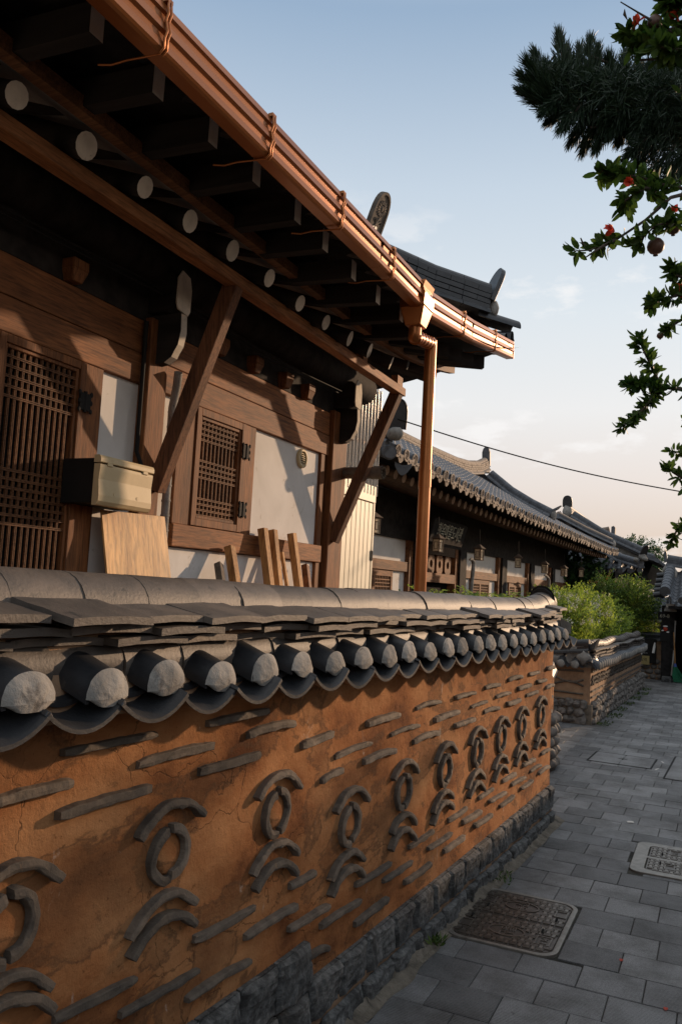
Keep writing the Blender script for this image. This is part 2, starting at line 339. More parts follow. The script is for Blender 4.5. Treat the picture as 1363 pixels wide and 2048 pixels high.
g = MB(); g.add([(-900,-400,-0.06),(900,-400,-0.06),(900,1500,-0.06),(-900,1500,-0.06)], [(0,1,2,3)])
structure('ground', g, M['soil'])
def mat_paver():
    mt, n, b = newmat('granite_paver'); v = coords(n, (1,1,1), 'World')
    ge = n.nodes.new('ShaderNodeNewGeometry')
    c = ramp(n, ge.outputs['Random Per Island'], [(0.0, (0.102,0.103,0.104)), (0.5, (0.148,0.149,0.151)), (1.0, (0.205,0.206,0.206))])
    sp = ramp(n, nz(n, v, 190, 3, 0.7), [(0.35, (0.55,)*3), (0.5, (1,1,1)), (0.68, (1.6,1.6,1.6))]); c = mix(n, c, sp, 0.85, 'MULTIPLY')
    st = ramp(n, nz(n, v, 2.2, 9, 0.70), [(0.36, (0.42,0.40,0.38)), (0.58, (1.15,1.15,1.15))]); c = mix(n, c, st, 0.9, 'MULTIPLY')
    c = mix(n, c, (0.03,0.028,0.024), ramp(n, nz(n, v, 16, 6, 0.7), [(0.63, (0,0,0)), (0.70, (0.7,)*3)]))
    n.links.new(c, b.inputs['Base Color']); b.inputs['Roughness'].default_value = 0.55; b.inputs['Specular IOR Level'].default_value = 0.45
    wv = n.nodes.new('ShaderNodeTexWave'); wv.bands_direction = 'Y'; wv.inputs['Scale'].default_value = 24; wv.inputs['Distortion'].default_value = 1.3; wv.inputs['Detail'].default_value = 2; wv.inputs['Detail Scale'].default_value = 3
    n.links.new(v, wv.inputs['Vector']); p = bump(n, b, wv.outputs['Fac'], 0.8, 0.005); bump(n, b, nz(n, v, 130, 4, 0.7), 0.6, 0.004, p)
    return mt
M['paver'] = mat_paver()
M['grout'] = mottled('sand_joint', (0.010,0.010,0.008), (0.050,0.046,0.036), 9, 1.0, 0.6, 0.006, 80, kind='World')
pb = MB(); PX, PY = 0.309, 0.2775
row0 = 5.7575 - PY*22; rr = random.Random(3)
gaps = [(-1.40,-0.765,4.615,5.475), (-0.575,0.42,6.37,7.18)]
for k in range(92):
    y0 = row0+PY*k; off = (0.0 if k % 2 else PX*0.5)+rr.uniform(-0.02,0.02)+(0.14 if k > 40 else 0)
    xa = -3.6 if y0 > 9 else -1.62
    i = math.floor((xa-off)/PX)
    while i*PX+off < 2.6:
        x0 = i*PX+off+0.0022; x1 = x0+PX-0.0044; a, b_ = y0+0.0022, y0+PY-0.0044; i += 1
        cut = False
        for gx0, gx1, gy0, gy1 in gaps:
            if x1 > gx0 and x0 < gx1 and b_ > gy0 and a < gy1:
                ins_x = min(x1, gx1)-max(x0, gx0); ins_y = min(b_, gy1)-max(a, gy0)
                if ins_y > 0.02 and ins_x > 0.02:
                    if x0 < gx0 < x1-0.0 and gx0-x0 > 0.03 and ins_y > 0.1: x1 = gx0-0.004
                    elif gx1 < x1 and x1-gx1 > 0.03 and ins_y > 0.1: x0 = gx1+0.004
                    elif a < gy0 and gy0-a > 0.03: b_ = gy0-0.004
                    elif b_ > gy1 and b_-gy1 > 0.03: a = gy1+0.004
                    else: cut = True
        if cut: continue
        z = rr.uniform(-0.0016, 0.0016); tz = rr.uniform(-0.0012, 0.0012); e = 0.003
        def Z(x, y): return z+tz*(x-x0)/PX
        pb.add([(x0,a,-0.03),(x1,a,-0.03),(x1,b_,-0.03),(x0,b_,-0.03),(x0,a,Z(x0,a)-e),(x1,a,Z(x1,a)-e),(x1,b_,Z(x1,a)-e),(x0,b_,Z(x0,a)-e),
                (x0+e,a+e,Z(x0,a)),(x1-e,a+e,Z(x1,a)),(x1-e,b_-e,Z(x1,a)),(x0+e,b_-e,Z(x0,a))],
               [(0,1,5,4),(1,2,6,5),(2,3,7,6),(3,0,4,7),(4,5,9,8),(5,6,10,9),(6,7,11,10),(7,4,8,11),(8,9,10,11)])
structure('lane_pavement', pb, M['paver'])
gb = MB(); gb.add([(-4,-1,-0.0065),(4,-1,-0.0065),(4,40,-0.0065),(-4,40,-0.0065)], [(0,1,2,3)]); structure('paving_bed', gb, M['grout'])

# ---------------------------------------------------------------- manhole covers
def roundrect(x0, x1, y0, y1, r, n=5):
    P = []
    for cx, cy, a in ((x1-r,y1-r,0), (x0+r,y1-r,90), (x0+r,y0+r,180), (x1-r,y0+r,270)):
        for k in range(n+1):
            t = R(a+90*k/n); P.append((cx+r*math.cos(t), cy+r*math.sin(t)))
    return P
def ringplate(mb, outer, inner, z0, z1):
    n = len(outer)
    V = [(*p,z0) for p in outer]+[(*p,z1) for p in outer]+[(*p,z1) for p in inner]+[(*p,z0) for p in inner]
    mb.add(V, [(k,(k+1)%n,n+(k+1)%n,n+k) for k in range(n)]+[(n+k,n+(k+1)%n,2*n+(k+1)%n,2*n+k) for k in range(n)]+[(2*n+k,2*n+(k+1)%n,3*n+(k+1)%n,3*n+k) for k in range(n)])
def halfcover(w, h, cell, r):
    """one cast iron cover half centred on the origin, rounded on its lower corners, with a woven relief"""
    mb = MB(); P = [p for p in roundrect(-w/2,w/2,-h/2,h/2,r)]
    P = [(x, (h/2 if y > h/2-r and abs(x) > w/2-r*1.001 and False else y)) for x, y in P]
    P2 = []
    n6 = 6
    P2 = [(w/2, h/2), (-w/2, h/2)] + P[2*n6:4*n6]
    mb.extrude(P2, (0,0,-0.004), (0,0,0.004), ((1,0,0),(0,1,0)))
    nx, ny = int(w/cell), int(h/cell); ox, oy = -nx*cell/2, -ny*cell/2
    ex, ey, ea, eb = 0.0, -0.01, 0.105, 0.075
    lab = [(0.17,0.255,-0.10,0.02), (-0.27,-0.20,-0.06,0.04)]
    def free(x, y):
        if ((x-ex)/(ea+cell*.4))**2+((y-ey)/(eb+cell*.4))**2 < 1: return False
        if any(a-cell*.4 < x < b+cell*.4 and c-cell*.4 < y < d+cell*.4 for a, b, c, d in lab): return False
        return not (y < -h/2+r and abs(x) > w/2-r and math.hypot(abs(x)-(w/2-r), y+(h/2-r)) > r-cell*0.6)
    for i in range(nx):
        for j in range(ny):
            x, y = ox+(i+.5)*cell, oy+(j+.5)*cell
            if not free(x, y): continue
            q = cell*0.46; mb.cur = 1
            if (i+j) % 2:
                for d in (-0.3, 0.0, 0.3): mb.box(x-q*1.25, x+q*1.25, y+d*cell-cell*0.085, y+d*cell+cell*0.085, 0.004, 0.0100)
            else:
                mb.box(x-cell*0.26, x+cell*0.26, y-q*1.1, y+q*1.1, 0.004, 0.0100)
    mb.cur = 1
    E = [(ex+ea*math.cos(t*math.pi/16), ey+eb*math.sin(t*math.pi/16)) for t in range(32)]
    E2 = [(ex+(ea-.009)*math.cos(t*math.pi/16), ey+(eb-.009)*math.sin(t*math.pi/16)) for t in range(32)]
    ringplate(mb, E, E2, 0.003, 0.0095)
    for a, b, c, d in lab: ringplate(mb, [(a,c),(b,c),(b,d),(a,d)], [(a+.006,c+.006),(b-.006,c+.006),(b-.006,d-.006),(a+.006,d-.006)], 0.003, 0.0095)
    t = text_mb('통신', 0.075, 0.005, lambda u, v, z: (ex+v*1.25, ey-u, 0.004+z)); mb.add(t.v, t.f)
    t = text_mb('M 3', 0.055, 0.004, lambda u, v, z: (0.212+v, -0.04-u, 0.004+z)); mb.add(t.v, t.f)
    return mb
def keyhole():
    k = MB(); k.tube([(0,0.022,0.010),(0,0.01,0.018),(0,-0.01,0.018),(0,-0.022,0.010)], 0.0055, 6); k.box(-0.017,0.017,-0.03,0.03,0.0045,0.0065); return k
mh = thing('manhole_cover', 'brown cast iron double manhole cover with woven relief, against the foot of the plaster wall', 'manhole cover', (-1.0825,5.045,0), 0, 'iron covers set in the lane')
f = MB(); ringplate(f, roundrect(-.312,.312,-.427,.427,.10), roundrect(-.285,.285,-.400,.400,.085), -0.02, 0.010)
ringplate(f, roundrect(-.285,.285,-.400,.400,.085), roundrect(-.277,.277,-.392,.392,.08), -0.02, 0.002)
part('frame', f, M['steel'], mh, bevel=0.003, seg=2)
for sgn in (1, -1):
    c = part('cover', halfcover(0.55, 0.385, 0.036, 0.075), [M['cast'],M['cast_worn']], mh, loc=(0,-0.195*sgn,0.002), rot=(0,0,0 if sgn > 0 else math.pi))
    k = part('key_slot', keyhole(), M['iron'], c, loc=(0.185,0.085,0)); k2 = dup(k, (0.235,-0.135,0), c) if False else dup(k, (-0.225,0.10,0), c)
mh2 = thing('manhole_cover', 'pale steel framed double manhole cover out in the middle of the paved lane', 'manhole cover', (-0.08,6.775,0), 0, 'iron covers set in the lane')
f = MB(); ringplate(f, roundrect(-.495,.495,-.400,.400,.08), roundrect(-.40,.40,-.32,.32,.05), -0.02, 0.010); f.box(-.41,.41,-.022,.022,-0.01,0.0102)
part('frame', f, M['steel'], mh2, bevel=0.003, seg=2)
for sgn in (1, -1):
    c = part('cover', halfcover(0.78, 0.29, 0.036, 0.045), [M['cast'],M['cast_worn']], mh2, loc=(0,-0.171*sgn,0.002), rot=(0,0,0 if sgn > 0 else math.pi))
    k = part('key_slot', keyhole(), M['iron'], c, loc=(0.30,0.05,0)); dup(k, (-0.30,0.05,0), c)
# paver-topped access lids further up the lane
def access_lid(x0, x1, y0, y1, label):
    t = thing('access_lid', label, 'access lid', ((x0+x1)/2,(y0+y1)/2,0), R(-2), 'paver topped lids in the lane')
    w, h = (x1-x0)/2, (y1-y0)/2; f = MB()
    ringplate(f, [(-w,-h),(w,-h),(w,h),(-w,h)], [(-w+.018,-h+.018),(w-.018,-h+.018),(w-.018,h-.018),(-w+.018,h-.018)], -0.01, 0.0045)
    part('rim', f, M['iron'], t)
    for s in (-1, 1):
        p = MB(); p.box(min(s*0.006, s*(w-.022)), max(s*0.006, s*(w-.022)), -h+.022, h-.022, -0.005, 0.0055); part('stone_lid', p, M['paver'], t, bevel=0.003)
    p = MB(); p.box(-0.05,0.05,-0.012,0.012,0,0.007); p.box(-0.012,0.012,-0.03,0.03,0,0.0068); part('lifting_slot', p, M['iron'], t, loc=(0,0.04,0))
access_lid(-1.42,-0.69,10.32,11.0, 'paver topped access lid with two stone halves near the gap in the walls')
access_lid(-0.53,0.15,9.85,11.35, 'paver topped access lid nearer the middle of the lane, cut by the frame edge')

# litter and petals
for x, y, rz, lb in ((-0.69,7.75,0.3,'round pale scrap lying alone on the pavers'), (-0.645,10.35,1.2,'white paper scrap beside the paver topped lid'), (-0.62,10.85,2.0,'thin white scrap standing out beyond the lids')):
    s_ = MB(); s_.grid(lambda u, v: ((u-.5)*0.055*(1 if lb[0]=='r' else 1.7), (v-.5)*0.05*(0.9 if lb[0]=='r' else 0.35), 0.003+0.006*math.sin(u*2.6)*abs(v-.4)), 4, 4)
    o = solo('paper_scrap', lb, 'litter', s_, M['white'], 'scraps of paper on the lane'); o.location = (x, y, 0.003); o.rotation_euler = (0,0,rz)
for x, y, lb in ((-0.46,4.81,'red petal on the pavers beside the brown manhole cover'), (-0.215,4.37,'red petal on the pavers at the edge of the frame')):
    s_ = MB(); s_.grid(lambda u, v: ((u-.5)*0.022*(1-abs(v-.5)), (v-.5)*0.03, 0.004+0.01*(u-.5)**2), 4, 4)
    o = solo('fallen_petal', lb, 'petal', s_, M['flower'], 'red petals on the lane'); o.location = (x, y, 0.003)

# ================================================================ near plaster wall
W1A = Vector((-1.5154, 3.5291, 0)); W1T = R(2.9)
def w1(s, x=0.0, z=0.0): return W1A + Vector((math.sin(W1T),math.cos(W1T),0))*s + Vector((math.cos(W1T),-math.sin(W1T),0))*x + Vector((0,0,z))
wall = thing('courtyard_wall', 'ochre plaster wall with tile rings and grey tile coping in the foreground', 'wall', W1A, -W1T)
S0, S1 = -3.0, 3.83
def sag(s):                                                     # the coping dips a little and lifts at its end
    return 0.014*max(0,(s-2.2)/1.6)**2 + 0.004*math.sin(s*2.1) + (0.012 if s < -1.5 else 0.012*max(0.0, (0.5-s)/2))
def bump_w(s, z): return 0.006*noise.noise(Vector((s*1.9, z*1.9, 3.1))) + 0.0025*noise.noise(Vector((s*7, z*7, 9.1)))
b = MB()
b.grid(lambda u, v: (bump_w(S0+(S1-S0)*u, v*1.66), S0+(S1-S0)*u, -0.05+v*1.70), 200, 50)
b.grid(lambda u, v: (-0.5*u+bump_w(S1, v*1.66)*(1-u), S1+0.004*math.sin(v*9+u*5), -0.05+v*1.70), 14, 30)
b.add([(-.5,S0,-.05),(-.5,S1,-.05),(-.5,S1,1.65),(-.5,S0,1.65)], [(0,3,2,1)])
part('plaster_body', b, M['earth'], wall)

# granite base: split blocks, two courses near the left and one further on
def granite(s0, s1, z0, z1, x=0.05, sd=0.0):
    mb = MB(); L_, H_ = s1-s0, z1-z0
    def fn(u, v):
        e = min(u, 1-u, v, 1-v); e1 = min(1, e/0.055)
        q = Vector((u*L_*9+sd, v*H_*9, sd*3.3))
        d = 0.030*noise.noise(q*0.8)+0.018*abs(noise.noise(q*2.1))+0.008*noise.noise(q*5)
        return (x*0.45 + (x*0.55+d*.75)*(0.15+0.85*e1), (u-.5)*L_ + 0.006*noise.noise(q*1.3+Vector((5,0,0))), v*H_ + 0.006*noise.noise(q*1.1))
    mb.grid(fn, 14, 12, smooth=False)
    mb.box(-0.02, x*0.42, -L_/2, L_/2, 0, H_)
    return part('granite_block', mb, M['granite'], wall, loc=(0,(s0+s1)/2,z0))
rr = random.Random(11)
for z0, z1, a, e_ in ((0.115,0.275,-0.345,S1-0.01), (0.26,0.445,S0,-0.36), (0.07,0.245,S0,-0.355)):
    s = a
    while s < e_-0.08:
        l = rr.uniform(0.235,0.30); l = min(l, e_-s)
        if e_-s-l < 0.1: l = e_-s
        granite(s+0.005, s+l-0.005, z0, z1+(0.03*max(0,(s-1.5)/2.3) if z0 == 0.115 else 0), 0.045, s*7.7+z0); s += l
s = S0
while s < S1-0.1:
    l = min(rr.uniform(0.25,0.42), S1-s); granite(s+0.006, s+l-0.006, -0.03, 0.098 if s > -0.4 else 0.062, 0.062, s*5.1); s += l
b = MB(); b.grid(lambda u, v: (0.028+0.012*noise.noise(Vector((u*60,v*3,1))), S0+(S1-S0)*u, 0.08+0.05*v), 160, 3); part('mortar_joint', b, M['clay'], wall)
# sand washed up along the foot of the wall
b = MB()
b.grid(lambda u, v: tuple(w1(S0+(S1-S0+0.1)*u, 0.05+v*(0.075+0.035*noise.noise(Vector((u*23,0,2)))), (1-v)**1.5*(0.03+0.02*noise.noise(Vector((u*40,v*4,7))))+0.004*(1-v)+0.001)), 260, 10)
structure('sand_strip', b, M['soil'])

# embedded shards: (s0, z0, s1, z1) of every brick line
BR = [(-2.013,1.327,-1.747,1.33),(-1.789,1.251,-1.424,1.256),(-1.788,1.414,-1.406,1.416),(-1.742,.713,-1.419,.693),(-1.483,1.332,-1.107,1.336),(-1.477,.615,-1.107,.603),(-1.172,1.259,-.803,1.26),(-1.161,.531,-.792,.521),(-1.147,1.414,-.775,1.418),(-1.14,.712,-.778,.701),(-.893,1.344,-.563,1.347),(-.836,.617,-.47,.616),(-.53,.707,-.321,.704),(-.521,.539,-.187,.529),(-.502,1.251,-.237,1.263),(-.337,.366,-.154,.343),(-.317,1.076,-.125,1.09),(-.247,.462,.132,.454),(-.199,1.156,.166,1.164),(.067,.543,.456,.538),(.074,.368,.443,.372),(.089,1.092,.453,1.089),(.099,1.264,.468,1.268),(.378,.472,.739,.47),(.384,1.174,.763,1.176),(.65,.389,1.023,.388),(.693,.555,1.051,.559),(.697,1.096,1.093,1.096),(.704,1.271,1.072,1.272),(.972,.479,1.345,.476),(.993,1.178,1.385,1.183),(1.23,.40,1.592,.398),(1.288,.562,1.617,.565),(1.314,1.273,1.679,1.27),(1.329,1.106,1.688,1.106),(1.546,.496,1.908,.487),(1.623,1.186,1.954,1.189),(1.784,.417,2.15,.412),(1.856,.577,2.161,.582),(1.9,1.282,2.233,1.277),(1.902,1.123,2.254,1.112),(2.075,.512,2.454,.502),(2.15,1.198,2.495,1.198),(2.325,.431,2.679,.434),(2.373,.594,2.721,.588),(2.425,1.125,2.786,1.121),(2.44,1.29,2.82,1.289),(2.609,.524,2.983,.512),(2.696,1.209,3.062,1.211),(2.87,.449,3.201,.452),(2.913,.614,3.27,.604),(2.962,1.134,3.319,1.135),(3.008,1.297,3.317,1.294),(3.149,.526,3.49,.524),(3.254,1.22,3.554,1.214),(3.423,.463,3.78,.465),(3.479,.611,3.80,.605),(3.56,1.144,3.84,1.146),(3.57,1.30,3.84,1.30),
      (-2.40,1.256,-2.05,1.26),(-2.42,1.41,-2.05,1.41),(-2.70,1.33,-2.33,1.33),(-2.1,.61,-1.75,.605),(-2.4,.70,-2.02,.70)]
rr = random.Random(21)
for s0, z0, s1, z1 in BR:
    l = s1-s0; mb = MB(); sd = rr.uniform(0,99); pro = rr.uniform(0.018,0.032); th = rr.uniform(0.012,0.018); bow = rr.uniform(-0.006,0.012)
    nseg = 12; V = []
    for i in range(nseg+1):
        u = i/nseg; y = (u-.5)*l; ez = bow*math.sin(u*math.pi)
        e = 0.8 if i in (0, nseg) else 1
        for px_, pz in ((-0.02,-th),(pro*0.93,-th*0.8),(pro,0),(pro*0.9,th*0.85),(-0.02,th)):
            q = Vector((y*14+sd, px_*30, pz*60))
            V.append((px_*e+(0.006*noise.noise(q) if px_ > 0 else 0), y+0.004*noise.noise(q+Vector((9,9,9))), pz*e+ez+0.005*noise.noise(q*1.3+Vector((3,1,2)))))
    F = [(i*5+k, i*5+k+1, (i+1)*5+k+1, (i+1)*5+k) for i in range(nseg) for k in range(4)]
    mb.add(V, F); mb.add(V[:5], [(4,3,2,1,0)]); mb.add(V[-5:], [(0,1,2,3,4)])
    part('tile_shard', mb, M['shard'], wall, loc=(bump_w((s0+s1)/2,(z0+z1)/2),(s0+s1)/2,(z0+z1)/2), rot=(math.atan2(z1-z0,l),0,0), bevel=0.0025)
def arc_mb(rad, t0, t1, w, pro, sd, n=22):                       # a curved tile edge standing out of the plaster
    mb = MB(); V = []
    for i in range(n+1):
        t = t0+(t1-t0)*i/n; e = 0.88 if i in (0, n) else 1
        for dr, px_ in ((-w/2,-0.02),(-w/2*.92,pro*.9),(-w*.1,pro),(w/2*.95,pro*.88),(w/2,-0.02)):
            q = Vector((math.cos(t)*rad*16+sd, math.sin(t)*rad*16, px_*25+dr*20)); r_ = rad+dr*e+0.006*noise.noise(q)+0.004*noise.noise(q*3.1)
            V.append((px_+(0.006*noise.noise(q*1.4) if px_ > 0 else 0), math.cos(t)*r_, math.sin(t)*r_))
    mb.add(V, [(i*5+k, (i+1)*5+k, (i+1)*5+k+1, i*5+k+1) for i in range(n) for k in range(4)]); mb.add(V[:5], [(0,1,2,3,4)]); mb.add(V[-5:], [(4,3,2,1,0)])
    return mb
rings = [(-1.925,1.011),(-1.305,1.033),(-.66,1.022),(-.02,.835),(.59,.861),(1.19,.87),(1.785,.882),(2.32,.896),(2.84,.913),(3.415,.936),(-2.55,1.01)]
for i, (s, z) in enumerate(rings):
    x = bump_w(s, z); sd = i*13.7; k = rr.uniform(0.94,1.04)
    part('ring_half', arc_mb(0.076*k, R(-84+rr.uniform(-7,7)), R(95+rr.uniform(-6,3)), 0.033, rr.uniform(0.026,0.034), sd), M['shard'], wall, loc=(x,s,z+0.004), bevel=0.002)
    part('ring_half', arc_mb(0.078*k, R(98+rr.uniform(-2,5)), R(273+rr.uniform(-8,4)), 0.033, rr.uniform(0.022,0.030), sd+4), M['shard'], wall, loc=(x,s-0.006,z-0.004), bevel=0.002)
    rp_ = MB(); rp_.blob((0,0,0), (0.014,0.062,0.066), 14, 9, .18, sd); part('ring_plaster', rp_, M['earth'], wall, loc=(x,s,z))
    a = rr.uniform(-3,3)
    for dz, rad, sp, pro in ((0.142,0.205,50,0.026),(-0.128,0.205,50,0.024),(-0.195,0.205,50,0.027)):
        part('arch_shard', arc_mb(rad*rr.uniform(.97,1.03), R(90-sp+a+rr.uniform(-3,3)), R(90+sp+a+rr.uniform(-3,3)), 0.030, pro+.006, sd+dz*50), M['shard'], wall, loc=(x,s+rr.uniform(-.008,.008),z+dz-rad+0.006), bevel=0.002)

# tile coping ------------------------------------------------------
def arcprof(r, a0, a1, n=8): return [(r*math.cos(R(a0+(a1-a0)*k/n)), r*math.sin(R(a0+(a1-a0)*k/n))) for k in range(n+1)]
b = MB(); b.extrude([(-.44,1.50),(0.03,1.50),(0.10,1.545),(0.05,1.66),(0.03,1.76),(-.03,1.80),(-.20,1.80),(-.34,1.74),(-.44,1.6)], (0,S0,0), (0,S1-0.03,0), ((1,0,0),(0,0,1))); part('coping_core', b, M['clay'], wall)
rr = random.Random(5)
def rots(a): return (R(rr.uniform(-a,a)), R(rr.uniform(-a,a)), R(rr.uniform(-a,a)))
# ridge
ss = -1.735; L0 = 0.2555; k0 = math.floor((S0-ss)/L0)
y = ss+L0*k0
mb_r = MB(); mb_r.shell(arcprof(0.095,-8,188,12)[::-1], (0,-L0/2-0.008,0), (0,L0/2+0.004,0), ((1,0,0),(0,0,1)), -0.016)
first = None
while y < S1-0.10:
    lift = 0.075*max(0,(y-S1+0.75)/0.75)**2
    tilt = (0.10 if lift > 0.004 else 0)+rr.uniform(-0.012,0.012)
    if first is None: first = part('ridge_tile', mb_r, M['tile_brown'], wall, loc=(-0.10,y+L0/2,1.780+sag(y)), bevel=0.002); o = first
    else: o = dup(first, (-0.10+rr.uniform(-.004,.004),y+L0/2,1.779+sag(y)+lift+rr.uniform(-.003,.003)), wall, (tilt,R(rr.uniform(-2,2)),R(rr.uniform(-1,1))))
    y += L0
b = MB(); b.grid(lambda u, v: ((0.11)*math.cos(math.pi*u)*(1), 0.012*math.sin(v*3.14), 0.02+(0.115)*math.sin(math.pi*u)*v-0.06*(1-v)), 14, 5); b.extrude([(-.105,-.1),(.105,-.1),(.105,0),(.08,.075),(.03,.112),(-.03,.112),(-.08,.075),(-.105,0)], (0,-0.02,0), (0,0.02,0), ((1,0,0),(0,0,1)))
part('ridge_end_tile', b, M['tile_black'], wall, loc=(-0.10,S1-0.03,1.80+0.075), rot=(R(18),0,0), bevel=0.006)
# three courses of flat tiles
def flat_course(xb, zb, xf, zf, t, L1, ph, jit, skew=0.0):
    y = S0+ph
    while y < S1-0.06:
        l = min(L1*rr.uniform(.95,1.05), S1-0.02-y); mb = MB(); sd = rr.uniform(0,50); sk = skew
        def fn(u, v, top): 
            x = xb+(xf-xb)*v; z = zb+(zf-zb)*v - (0 if top else t) + 0.010*math.sin(u*math.pi)*0.6*v + 0.003*noise.noise(Vector((u*3+sd,v*3,0)))
            return (x, (u-.5)*l + sk*v + 0.004*noise.noise(Vector((u*5,v*5,sd))), z)
        mb.grid(lambda u, v: fn(u,v,True), 8, 4, flip=False); mb.grid(lambda u, v: fn(u,v,False), 8, 4, flip=True)
        mb.add([fn(u/8,1,tp) for tp in (True,False) for u in range(9)], [(k+1,k,9+k,9+k+1) for k in range(8)])
        for uu in (0,1): mb.add([fn(uu,v/4,tp) for tp in (True,False) for v in range(5)], [(k,k+1,5+k+1,5+k) if uu else (k+1,k,5+k,5+k+1) for k in range(4)])
        lift = 0.045*max(0,(y+l/2-S1+0.75)/0.75)**2
        part('flat_tile', mb, M['tile_brown'], wall, loc=(rr.uniform(-jit,jit),y+l/2,sag(y)+rr.uniform(-.003,.003)+lift), rot=(R(rr.uniform(-.9,.9))+lift*1.2,R(rr.uniform(-1.2,1.2)),R(rr.uniform(-1.3,1.3))), bevel=0.002)
        y += l+0.004
flat_course(-.03,1.812,.138,1.772,.020,.305,.06,.006,0.05)
flat_course(-.05,1.755,.108,1.741,.021,.30,.20,.008)
flat_course(-.05,1.714,.088,1.709,.021,.315,.33,.008)
# horizontal half pipes filling between the caps
y = S0+0.05; mb_f = MB(); mb_f.shell(arcprof(0.062,-60,150,9)[::-1], (0,-0.13,0), (0,0.13,0), ((1,0,0),(0,0,1)), -0.014); first = None
while y < S1-0.12:
    p = (-0.004,y+0.13,1.632+sag(y))
    if first is None: first = part('filler_tile', mb_f, M['tile_brown'], wall, loc=p)
    else: dup(first, (p[0]+rr.uniform(-.006,.006),p[1],p[2]+rr.uniform(-.004,.004)), wall, rots(1.6))
    y += 0.262
# eave: pans, cover tiles and their mortar caps
PITCH_E = 0.2543; TIP = -1.515
def pan_mb(x0, z0, x1, z1, chord, sagd, t):
    mb = MB(); n = 10
    prof = [((k/n-.5)*chord, -sagd*(1-(2*k/n-1)**2)) for k in range(n+1)]
    mb.shell(prof, (x0,0,z0), (x1,0,z1), ((0,1,0),(0,0,1)), t); return mb
pan = pan_mb(-0.06,0.085,0.20,0.0,0.262,0.058,0.011); pan2 = pan_mb(-0.06,0.108,0.105,0.052,0.25,0.052,0.014)
cov = MB(); cov.shell(arcprof(0.066,-8,188,14), (-0.05,0,0.070), (0.160,0,0.0), ((0,1,0),(0,0,.92)), 0.013)
cap = MB()
def capfn(u, v):                                                # a domed plug of lime mortar closing the half pipe
    t = math.pi*u; r_ = v
    y_ = 0.082*math.cos(t)*r_; z_ = 0.077*math.sin(t)**0.85*r_ if math.sin(t) > 0 else 0
    q = Vector((y_*22, z_*22, 4)); return (0.022*(1-v**2.6)+0.004+0.004*noise.noise(q)+0.004*noise.noise(q*3), y_*(1+0.02*noise.noise(q)*(1-v)), z_-0.022*(1-v)*0)
cap.grid(capfn, 16, 8); cap.grid(lambda u, v: ((0.020*(1-abs(2*u-1)**2.4))*(1-.3*v)+0.006, 0.082*(2*u-1)*(1-0.2*v*v), -0.022*v*(1-(2*u-1)**4)), 12, 4)
P0 = C0 = None; i = -6
while True:
    s = TIP+PITCH_E*i; i += 1
    if s > S1-0.05: break
    zt = 1.562+sag(s)*0.6; sp = s+PITCH_E/2
    if P0 is None:
        P0 = part('drip_tile', pan, M['tile_black'], wall, loc=(0,sp,zt), bevel=0.002); P1 = part('pan_tile', pan2, M['tile_black'], wall, loc=(0,sp,zt+0.004))
        C0 = part('cover_tile', cov, M['tile_black'], wall, loc=(0,s-.035,zt+0.014)); part('mortar_cap', cap, M['mortar'], C0, loc=(0.156,0,0.001), rot=(0,0,0))
    else:
        if sp < S1-0.02:
            dup(P0, (rr.uniform(-.006,.006),sp+rr.uniform(-.004,.004),zt+rr.uniform(-.003,.003)), wall, (R(rr.uniform(-2.5,2.5)),R(rr.uniform(-1.5,1.5)),R(rr.uniform(-1,1)))); dup(P1, (rr.uniform(-.01,.01),sp,zt+0.004), wall, rots(2))
        c = dup(C0, (rr.uniform(-.006,.006),s-.035+rr.uniform(-.005,.005),zt+0.014+rr.uniform(-.003,.003)), wall, rots(2.0), (1,rr.uniform(.95,1.05),rr.uniform(.92,1.06)))
        for ch in c.children: ch.rotation_euler = (R(rr.uniform(-6,6)),R(rr.uniform(-3,1)),R(rr.uniform(-3,3)))
b = MB(); b.grid(lambda u, v: (-0.02+0.17*v, S1-0.01+0.012*noise.noise(Vector((u*6,v*6,2))), 1.60+0.17*u*(1-0.5*v)), 6, 6); b.box(-.40,0.0,S1-0.03,S1-0.008,1.6,1.82); part('end_mortar', b, M['mortar'], wall)
# ================================================================ shared builders for tiled roofs
def tile_slope(mb, y0, y1, pitch, surf, dmax, r=0.072, sagp=0.035, step=0.24, n=6, phase=0.0, dmin=0.0, sh=0.016):
    """rolled tile covering: surf(d, y) -> point and is called with height added; dmax(y) is how far up the slope a row reaches"""
    j0 = math.ceil((y0-phase)/pitch-0.5); j1 = math.floor((y1-phase)/pitch+0.5)
    for j in range(j0, j1+1):
        yc = phase+j*pitch
        ts = [-.5,-.40,-r/pitch-.001]+[-r/pitch*math.cos(math.pi*k/n) for k in range(0, n+1)]+[r/pitch+.001,.40,.5]
        hs = []
        for t in ts:
            a = abs(t)*pitch
            hs.append(math.sqrt(max(0, r*r-a*a))+0.008 if a <= r else -sagp*(1-((0.5-abs(t))/(0.5-r/pitch))**2))
        D = dmax(min(max(yc, y0), y1))
        if D <= dmin+0.05: continue
        ds = []; k = 0; d = dmin
        while d < D:
            e = min(d+step, D); ds += [(d, sh), (e, 0.0)]; d = e
        V = []
        for d, st in ds:
            for t, h in zip(ts, hs):
                y = min(max(yc+t*pitch, y0), y1)
                V.append(surf(d, y, h+st))
        m_ = len(ts); F = [(i*m_+k, i*m_+k+1, (i+1)*m_+k+1, (i+1)*m_+k) for i in range(len(ds)-1) for k in range(m_-1)]
        mb.add(V, F, False)
def lerp(a, b, t): return a+(b-a)*t
def path_pts(P, seg):
    """resample a polyline at about seg metres"""
    P = [Vector(p) for p in P]; out = [P[0]]
    for a, b in zip(P, P[1:]):
        n = max(1, round((b-a).length/seg)); out += [a.lerp(b, (i+1)/n) for i in range(n)]
    return out
